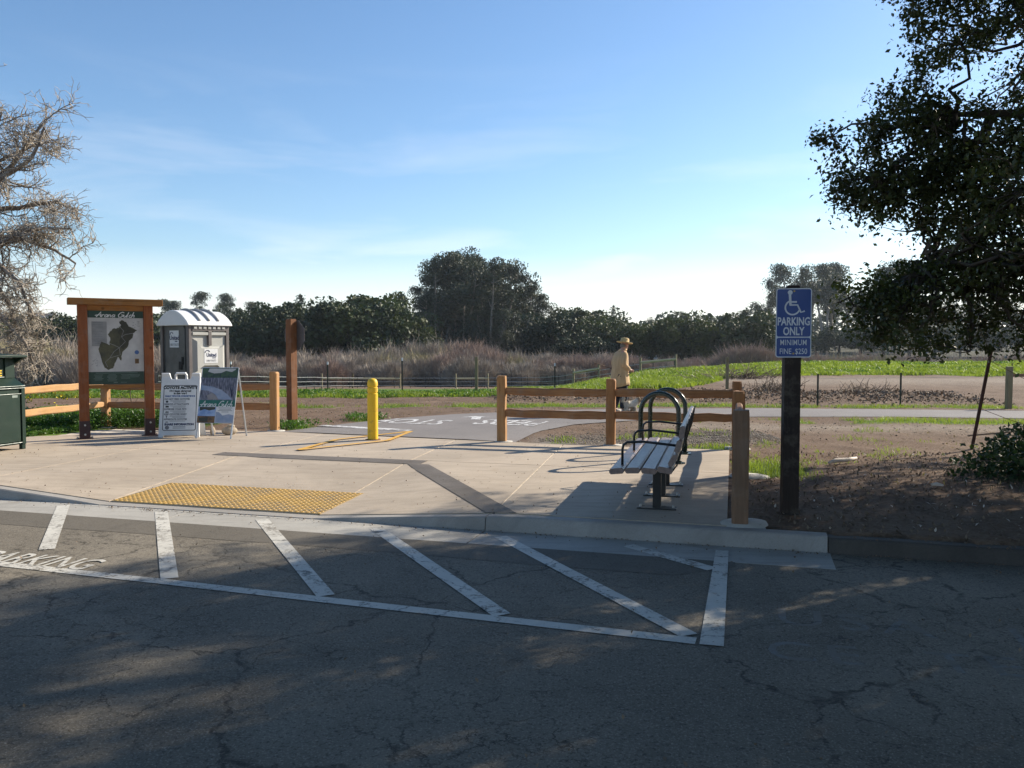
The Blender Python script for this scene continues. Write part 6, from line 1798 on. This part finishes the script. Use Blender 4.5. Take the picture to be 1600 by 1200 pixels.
for px in range(1215, 1680, 26): wil(px + rt.uniform(-8, 8), 553 + rt.uniform(-3, 4), rt.uniform(90, 100), rt.choice([0, 1, 1, 2]))
for px, py, d, k_ in ((1165, 538, 92, 1), (1145, 543, 92, 1), (1188, 543, 92, 1), (1365, 552, 88, 2), (1290, 556, 92, 1), (1240, 555, 92, 1), (1330, 558, 92, 1)): wil(px, py, d, k_)

# far wooded ridge behind everything, too distant to separate
rs = np.random.RandomState(77); C = []
for i in range(420):
    px = rs.uniform(-150, 1750); d = rs.uniform(330, 372); x = at(px, d); base = gz(x, d)
    tp = float(np.interp(px, [-150, 0, 250, 400, 600, 900, 1000, 1040, 1080, 1180, 1300, 1750], [505, 500, 492, 490, 500, 505, 508, 490, 492, 505, 490, 490])) + rs.uniform(-4, 10)
    zt = 1.5 + (540 - tp) / 1290 * d; r_ = rs.uniform(3.5, 6.5)
    for _ in range(3):
        n_ = 26; dd = rs.normal(0, 1, (n_, 3)); dd[:, 2] += .3; dd /= np.linalg.norm(dd, axis=1)[:, None]
        C.append(np.array([x, d, zt - r_ * .7 - _ * r_ * .9]) + dd * r_ * np.array([1, 1, .75]))
V, F = leaf_quads(np.concatenate(C), 2.0, rs, up=.6, asp=.7)
o = np_mesh("far_woodland", V, F, MAT['far_oak']); tag(o, "hazy band of woodland along the far ridge", "woodland", kind='stuff')

# houses among the far trees
def house(x, y, z, w, dp, h, rz, label):
    t_ = thing("house", label, "house", (x, y, z), rz)
    mb = MB(); mb.box((0, 0, h / 2 - 3), (w, dp, h + 6)); mb.build("wall", MAT['house'], t_)
    mb = MB(); o_ = .5
    mb.add([(-w / 2 - o_, -dp / 2 - o_, h), (w / 2 + o_, -dp / 2 - o_, h), (w / 2 + o_, dp / 2 + o_, h), (-w / 2 - o_, dp / 2 + o_, h), (-w / 2 - o_, 0, h + 2.2), (w / 2 + o_, 0, h + 2.2)],
           [(0, 1, 5, 4), (2, 3, 4, 5), (3, 0, 4), (1, 2, 5), (3, 2, 1, 0)]); mb.build("roof", MAT['house_roof'], t_)
    for i in range(3):
        mb = MB(); mb.box((-w * .3 + i * w * .3, -dp / 2 - .02, h * .55), (1.3, .08, 1.2)); wn = mb.build("window", MAT['sign_white'], t_)
        mb = MB(); mb.box((-w * .3 + i * w * .3, -dp / 2 - .07, h * .55), (1.1, .04, 1.0)); mb.build("pane", MAT['glass_dark'], wn)
for px, d, pt, w, lab in ((8, 190, 490, 8, "pale house far off behind the bare tree at the left edge"), (72, 205, 490, 4, "small white house far off behind the bare tree's drooping branches"), (996, 200, 510, 9, "grey roofed house among the trees behind the person"), (950, 205, 508, 8, "pale house gable below the lone skyline conifer")):
    x = at(px, d); ztop = 1.5 + (540 - pt) / 1290 * d; house(x, d, ztop - 5.6, w, 8, 3.4, R(rt.uniform(-20, 20)), lab)
# ================================================================== GROUND COVER
rs = np.random.RandomState(99)
def blades(name, X, Y, h, w, m_, lean=.45, zoff=0.0):
    n = len(X); Z = HT(X, Y) - .02 + zoff
    a = rs.uniform(0, 6.28, n); sd = np.stack([np.cos(a), np.sin(a), np.zeros(n)], 1) * (np.asarray(w) * rs.uniform(.7, 1.3, n))[:, None]
    hh = np.asarray(h) * rs.uniform(.45, 1.25, n)
    l = rs.normal(0, lean, (n, 2)) * hh[:, None]
    p = np.stack([X, Y, Z], 1)
    mid = p + np.stack([l[:, 0] * .35, l[:, 1] * .35, hh * .6], 1); tip = p + np.stack([l[:, 0], l[:, 1], hh], 1)
    V = np.stack([p - sd, p + sd, mid + sd * .7, mid - sd * .7, tip], 1).reshape(-1, 3)
    i = np.arange(n)[:, None] * 5
    F = np.concatenate([i + np.array([[0, 1, 2]]), i + np.array([[0, 2, 3]]), i + np.array([[3, 2, 4]])], 0)
    o = np_mesh(name, V, F, MAT[m_]); return tag(o, kind='stuff')
def free(x, y):
    u_, v_ = UV(x, y)
    return ~inpoly(x, y, PLAZA) & ~inpoly(x, y, PATH) & (v_ > .17)
def scatter(n, x0, x1, y0, y1, thr=0.0, f=green_at):
    x = rs.uniform(x0, x1, n); y = rs.uniform(y0, y1, n); g_ = f(x, y)
    k_ = (rs.rand(n) < g_) & (g_ > thr) & free(x, y)
    return x[k_], y[k_], g_[k_]
x, y, q_ = scatter(260000, -10.5, 13, 7, 22.5, .25)
blades("grass", x, y, .045 + .065 * q_ ** 2, .0045, 'grass')
x, y, q_ = scatter(150000, -32, 3, 22, 30, .3); blades("grass", x, y, .05 + .13 * vnoise(x, y, .7, 3), .011, 'grass', .5)
n_ = 260000
y = 27 + 40 * rs.rand(n_) ** 1.6; x = y * rs.uniform(-.02, .74, n_); q_ = green_at(x, y); k_ = rs.rand(n_) < q_
x, y = x[k_], y[k_]; blades("grass", x, y, .06 + .24 * vnoise(x, y, 1.1, 6) ** 1.6, .005 + .0005 * y, 'grass', .5)
# broad-leaved weeds in the bed behind the left fence and along the bank
def weeds(name, X, Y, h, sz, per, m_, spread):
    n = len(X); C = np.repeat(np.stack([X, Y, HT(X, Y)], 1), per, 0)
    C = C + rs.normal(0, 1, C.shape) * np.array([spread, spread, 0]); C[:, 2] += rs.uniform(0, 1, len(C)) * np.repeat(h, per)
    V, F = leaf_quads(C, sz, rs, up=1.5, asp=.55); o = np_mesh(name, V, F, MAT[m_]); return tag(o, kind='stuff')
x, y, q_ = scatter(9000, -12, -5.6, 14.6, 17.6, .35); weeds("weeds", x, y, .10 + .28 * vnoise(x, y, .6, 2), .055, 7, 'weed', .06)
x, y, q_ = scatter(5000, -10, -6.9, 12.6, 16.5, .4); weeds("weeds", x, y, .06 + .30 * vnoise(x, y, .5, 8) * smooth01((y - 14) / 1.2), .05, 6, 'weed', .05)
x = rs.uniform(-10.2, -8.0, 170); y = rs.uniform(14.6, 17.6, 170); k_ = vnoise(x, y, .7, 2) > .42; x, y = x[k_], y[k_]
C = np.repeat(np.stack([x, y, HT(x, y) + rs.uniform(.28, .62, len(x))], 1), 5, 0) + rs.normal(0, .012, (len(x) * 5, 3))
V, F = leaf_quads(C, .035, rs, up=1, asp=.8); tag(np_mesh("flower_heads", V, F, MAT['flower']), kind='stuff')
x, y, q_ = scatter(5000, -30, 2, 22.8, 29.5, .4); weeds("weeds", x, y, .04 + .16 * vnoise(x, y, 1.0, 5) ** 1.5, .075, 7, 'weed', .10)
x, y, q_ = scatter(9000, 2, 46, 30, 58, .4); k_ = vnoise(x, y, 2.5, 4) > .72; weeds("weeds", x[k_], y[k_], .08 + .16 * vnoise(x[k_], y[k_], 1.0, 5), .09, 6, 'weed', .16)
x = np.concatenate([rs.normal(-3.95, .22, 60), rs.normal(-2.95, .28, 50)]); y = np.concatenate([rs.normal(15.1, .3, 60), rs.normal(16.75, .25, 50)]); k_ = free(x, y)
weeds("weeds", x[k_], y[k_], np.full(k_.sum(), .13), .05, 14, 'weed', .05)
# stones, clods and litter
def bits(name, X, Y, size, m_, flat_=.6, zoff=0.0, z=None):
    n = len(X); Z = (HT(X, Y) - .015 if z is None else np.full(n, z)) + zoff
    base = np.array([[1, 0, 0], [0, 1, 0], [-1, 0, 0], [0, -1, 0], [0, 0, 1], [0, 0, -1.]])
    a = rs.uniform(0, 6.28, n); ca, sa = np.cos(a), np.sin(a)
    V = np.repeat(base[None], n, 0) * rs.uniform(.55, 1.3, (n, 6, 1)) * np.asarray(size).reshape(-1, 1, 1)
    V[:, :, 2] *= flat_
    xr = V[:, :, 0] * ca[:, None] - V[:, :, 1] * sa[:, None]; yr = V[:, :, 0] * sa[:, None] + V[:, :, 1] * ca[:, None]
    V = np.stack([xr + X[:, None], yr + Y[:, None], V[:, :, 2] + Z[:, None] + np.asarray(size).reshape(-1, 1) * flat_ * .35], -1).reshape(-1, 3)
    t_ = np.array([[0, 1, 4], [1, 2, 4], [2, 3, 4], [3, 0, 4], [1, 0, 5], [2, 1, 5], [3, 2, 5], [0, 3, 5]])
    F = (np.arange(n)[:, None, None] * 6 + t_[None]).reshape(-1, 3)
    o = np_mesh(name, V, F, MAT[m_]); return tag(o, kind='stuff')
def soil_pts(n, x0, x1, y0, y1):
    x = rs.uniform(x0, x1, n); y = rs.uniform(y0, y1, n); k_ = free(x, y) & (rs.rand(n) > green_at(x, y) * .9); return x[k_], y[k_]
x, y = soil_pts(7000, -12, 13, 7, 24); bits("soil_clods", x, y, .006 + .020 * rs.rand(len(x)) ** 4, 'clod')
x, y = soil_pts(6500, -12, 12, 14, 24); bits("gravel", x, y, .007 + .016 * rs.rand(len(x)) ** 3, 'stone')
n_ = 15000; x = rs.uniform(.1, 4.4, n_); y = 12.95 + .28 * (x - 1) + rs.normal(0, .55, n_); k_ = free(x, y); bits("gravel", x[k_], y[k_], .007 + .013 * rs.rand(k_.sum()) ** 2, 'stone')
n_ = 4200; x = rs.uniform(-.5, 13, n_); y = 24.6 - .08 * x + rs.normal(0, 1.3, n_); bits("soil_clods", x, y, .012 + .05 * rs.rand(n_) ** 4, 'clod', .7)
n_ = 1500; x = rs.uniform(-.5, 13, n_); y = 24.6 - .08 * x + rs.normal(0, 1.3, n_); weeds("dead_brush", x, y, np.full(n_, .10), .09, 2, 'litter', .06)
x, y = soil_pts(3600, 1.9, 9, 6.2, 11.5); C = np.stack([x, y, HT(x, y) - .005], 1); V, F = leaf_quads(C, .036, rs, up=22, asp=.55); tag(np_mesh("leaf_litter", V, F, MAT['litter']), kind='stuff')
x, y = soil_pts(2500, -10, 13, 8, 23); C = np.stack([x, y, HT(x, y) + .01], 1); V, F = leaf_quads(C, .05, rs, up=5, asp=.3); tag(np_mesh("leaf_litter", V, F, MAT['grass_dry']), kind='stuff')
n_ = 620; x = rs.uniform(-5.5, 4.2, n_); y = rs.uniform(2.8, 7.2, n_); u_, v_ = UV(x, y); k_ = (v_ < -.02) & (rs.rand(n_) < .25 + .5 * (x > 0) + .6 * (v_ > -.6)); x, y = x[k_], y[k_]
C = np.stack([x, y, np.full(len(x), ROAD + .018)], 1); V, F = leaf_quads(C, .024, rs, up=7, asp=.6); tag(np_mesh("leaf_litter", V, F, MAT['litter']), kind='stuff')
n_ = 620; u_ = rs.uniform(-8, 1.5, n_); v_ = .2 + 5 * rs.rand(n_) ** 1.4; x = KO[0] + KU[0] * u_ + KV[0] * v_; y = KO[1] + KU[1] * u_ + KV[1] * v_
C = np.stack([x, y, -ramp_drop(u_, v_) + .006], 1); V, F = leaf_quads(C, .020, rs, up=7, asp=.6); tag(np_mesh("leaf_litter", V, F, MAT['litter']), kind='stuff')
n_ = 520; u_ = rs.uniform(-7, 4.5, n_); v_ = -rs.exponential(.06, n_) - .01; x = KO[0] + KU[0] * u_ + KV[0] * v_; y = KO[1] + KU[1] * u_ + KV[1] * v_
bits("gutter_grit", x, y, .004 + .008 * rs.rand(n_) ** 2, 'clod', .6, 0, ROAD + .010)

n_ = 700; u_ = rs.uniform(2.65, 9, n_); v_ = .02 + .16 * rs.rand(n_) ** .6; x = KO[0] + KU[0] * u_ + KV[0] * v_; y = KO[1] + KU[1] * u_ + KV[1] * v_
bits("soil_clods", x, y, .005 + .014 * rs.rand(n_) ** 3, 'clod', .6, 0, -.024)
# ---- leafy bush under the oak at the right edge, and sparse dead brush in the field
def bush(name, x, y, rx, ry, h, n, sz, m_, label, cat="bush", stems=24, grass_=0):
    t_ = thing(name, label, cat, (x, y, gz(x, y) - .03))
    d = rs.normal(0, 1, (n, 3)); d[:, 2] = np.abs(d[:, 2]); d /= np.linalg.norm(d, axis=1)[:, None]
    C = d * rs.uniform(.45, 1.05, (n, 1)) * np.array([rx, ry, h]); C[:, 2] *= .7 + .5 * vnoise(C[:, 0] + x, C[:, 1] + y, .3, 2)
    V, F = leaf_quads(C, sz, rs, up=1.2, asp=.72); np_mesh("foliage", V, F, MAT[m_], t_)
    st_ = []
    for i in range(stems):
        c_ = C[rs.randint(n)]; st_.append((np.array([[c_[0] * .1, c_[1] * .1, -.05], c_ * .6 + [0, 0, .05], c_]), np.array([.010, .007, .004])))
    V, F = tubes_np(st_, 4); np_mesh("stem", V, F, MAT['dead_stick'], t_)
    return t_
bush("leafy_bush", 7.05, 10.5, .95, .8, .56, 2400, .085, 'bush_leaf', "broad leaved dark green bush at the foot of the leaning rusty stake")
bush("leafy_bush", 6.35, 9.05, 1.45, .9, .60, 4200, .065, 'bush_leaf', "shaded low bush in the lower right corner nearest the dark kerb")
x = rs.normal(6.1, .55, 1500); y = rs.normal(8.6, .55, 1500); k_ = free(x, y) & (x > 4.6)
blades("grass", x[k_], y[k_], .10, .0035, 'bush_leaf', .8)
x, y = soil_pts(600, 2.2, 8, 6.6, 11.5); C = np.stack([x, y, HT(x, y) - .003], 1); V, F = leaf_quads(C, .030, rs, up=14, asp=.4, vary=(.4, 1.9)); tag(np_mesh("wood_chips", V, F, MAT['pale_stick']), kind='stuff')
x, y = soil_pts(3000, 1.9, 8, 6.4, 11.5); C = np.stack([x, y, HT(x, y) - .004], 1); V, F = leaf_quads(C, .040, rs, up=18, asp=.3, vary=(.4, 1.8)); tag(np_mesh("leaf_mulch", V, F, MAT['clod']), kind='stuff')
for bx, by, s_, lab in ((10.1, 36.5, 1.6, "brown dead bramble lying in the green field right of the person"), (8.6, 27.2, .9, "low brown brush on the dug soil left of the parking sign"), (11.4, 26.5, .8, "small dry weed clump on the dug soil right of the parking sign")):
    t_ = thing("dead_brush", lab, "brush", (bx, by, gz(bx, by) - .03)); st_ = []
    for i in range(170):
        a = rs.uniform(0, 6.28); p, _d = wander([rs.normal(0, .5) * s_, rs.normal(0, .3) * s_, 0], [math.cos(a) * 1.2, math.sin(a) * .6, .55], rs.uniform(.3, .8) * s_, 3, .3, rs, -.05)
        st_.append((p, np.linspace(.016, .006, 4)))
    V, F = tubes_np(st_, 3); np_mesh("stem", V, F, MAT['dead_stick'], t_)
for i in range(3):
    pts, _d = wander([rs.uniform(-.1, .1), 0, 0], [rs.uniform(-1, 1), .2, .8], .8, 6, .35, rs, -.08)
    st_ = [(pts, np.linspace(.014, .005, 7))] + [(wander(pts[k_], [rs.normal(), rs.normal(), .4], .25, 3, .3, rs)[0], np.linspace(.007, .003, 4)) for k_ in (2, 3, 4, 5)]
    V, F = tubes_np(st_, 4); o = np_mesh("bent_twig", V, F, MAT['dead_stick'])
    o.location = ((-7.75, 16.2, .05), (-8.2, 16.0, .05), (-7.3, 16.1, .1))[i]
    tag(o, ("dark bent twig arching above the weeds left of the kiosk's left post", "dark curled twig beside the yellow flowering weeds", "dark straight twig rising behind the fence post under the kiosk panel")[i], "twig")

# ================================================================== HAZE
mb = MB(); mb.box((0, 225, 26), (860, 620, 78))
hz = mb.build("haze", None); tag(hz, "thin morning haze over the valley", "haze", kind='stuff')
hm = bpy.data.materials.new("haze_air"); hm.use_nodes = True
t = hm.node_tree; t.nodes.clear()
ho = t.nodes.new("ShaderNodeOutputMaterial"); pv = t.nodes.new("ShaderNodeVolumePrincipled")
pv.inputs["Color"].default_value = (0.80, 0.89, 1.0, 1); pv.inputs["Density"].default_value = 0.00016; pv.inputs["Anisotropy"].default_value = 0.3
t.links.new(pv.outputs[0], ho.inputs["Volume"])
hz.data.materials.append(hm)
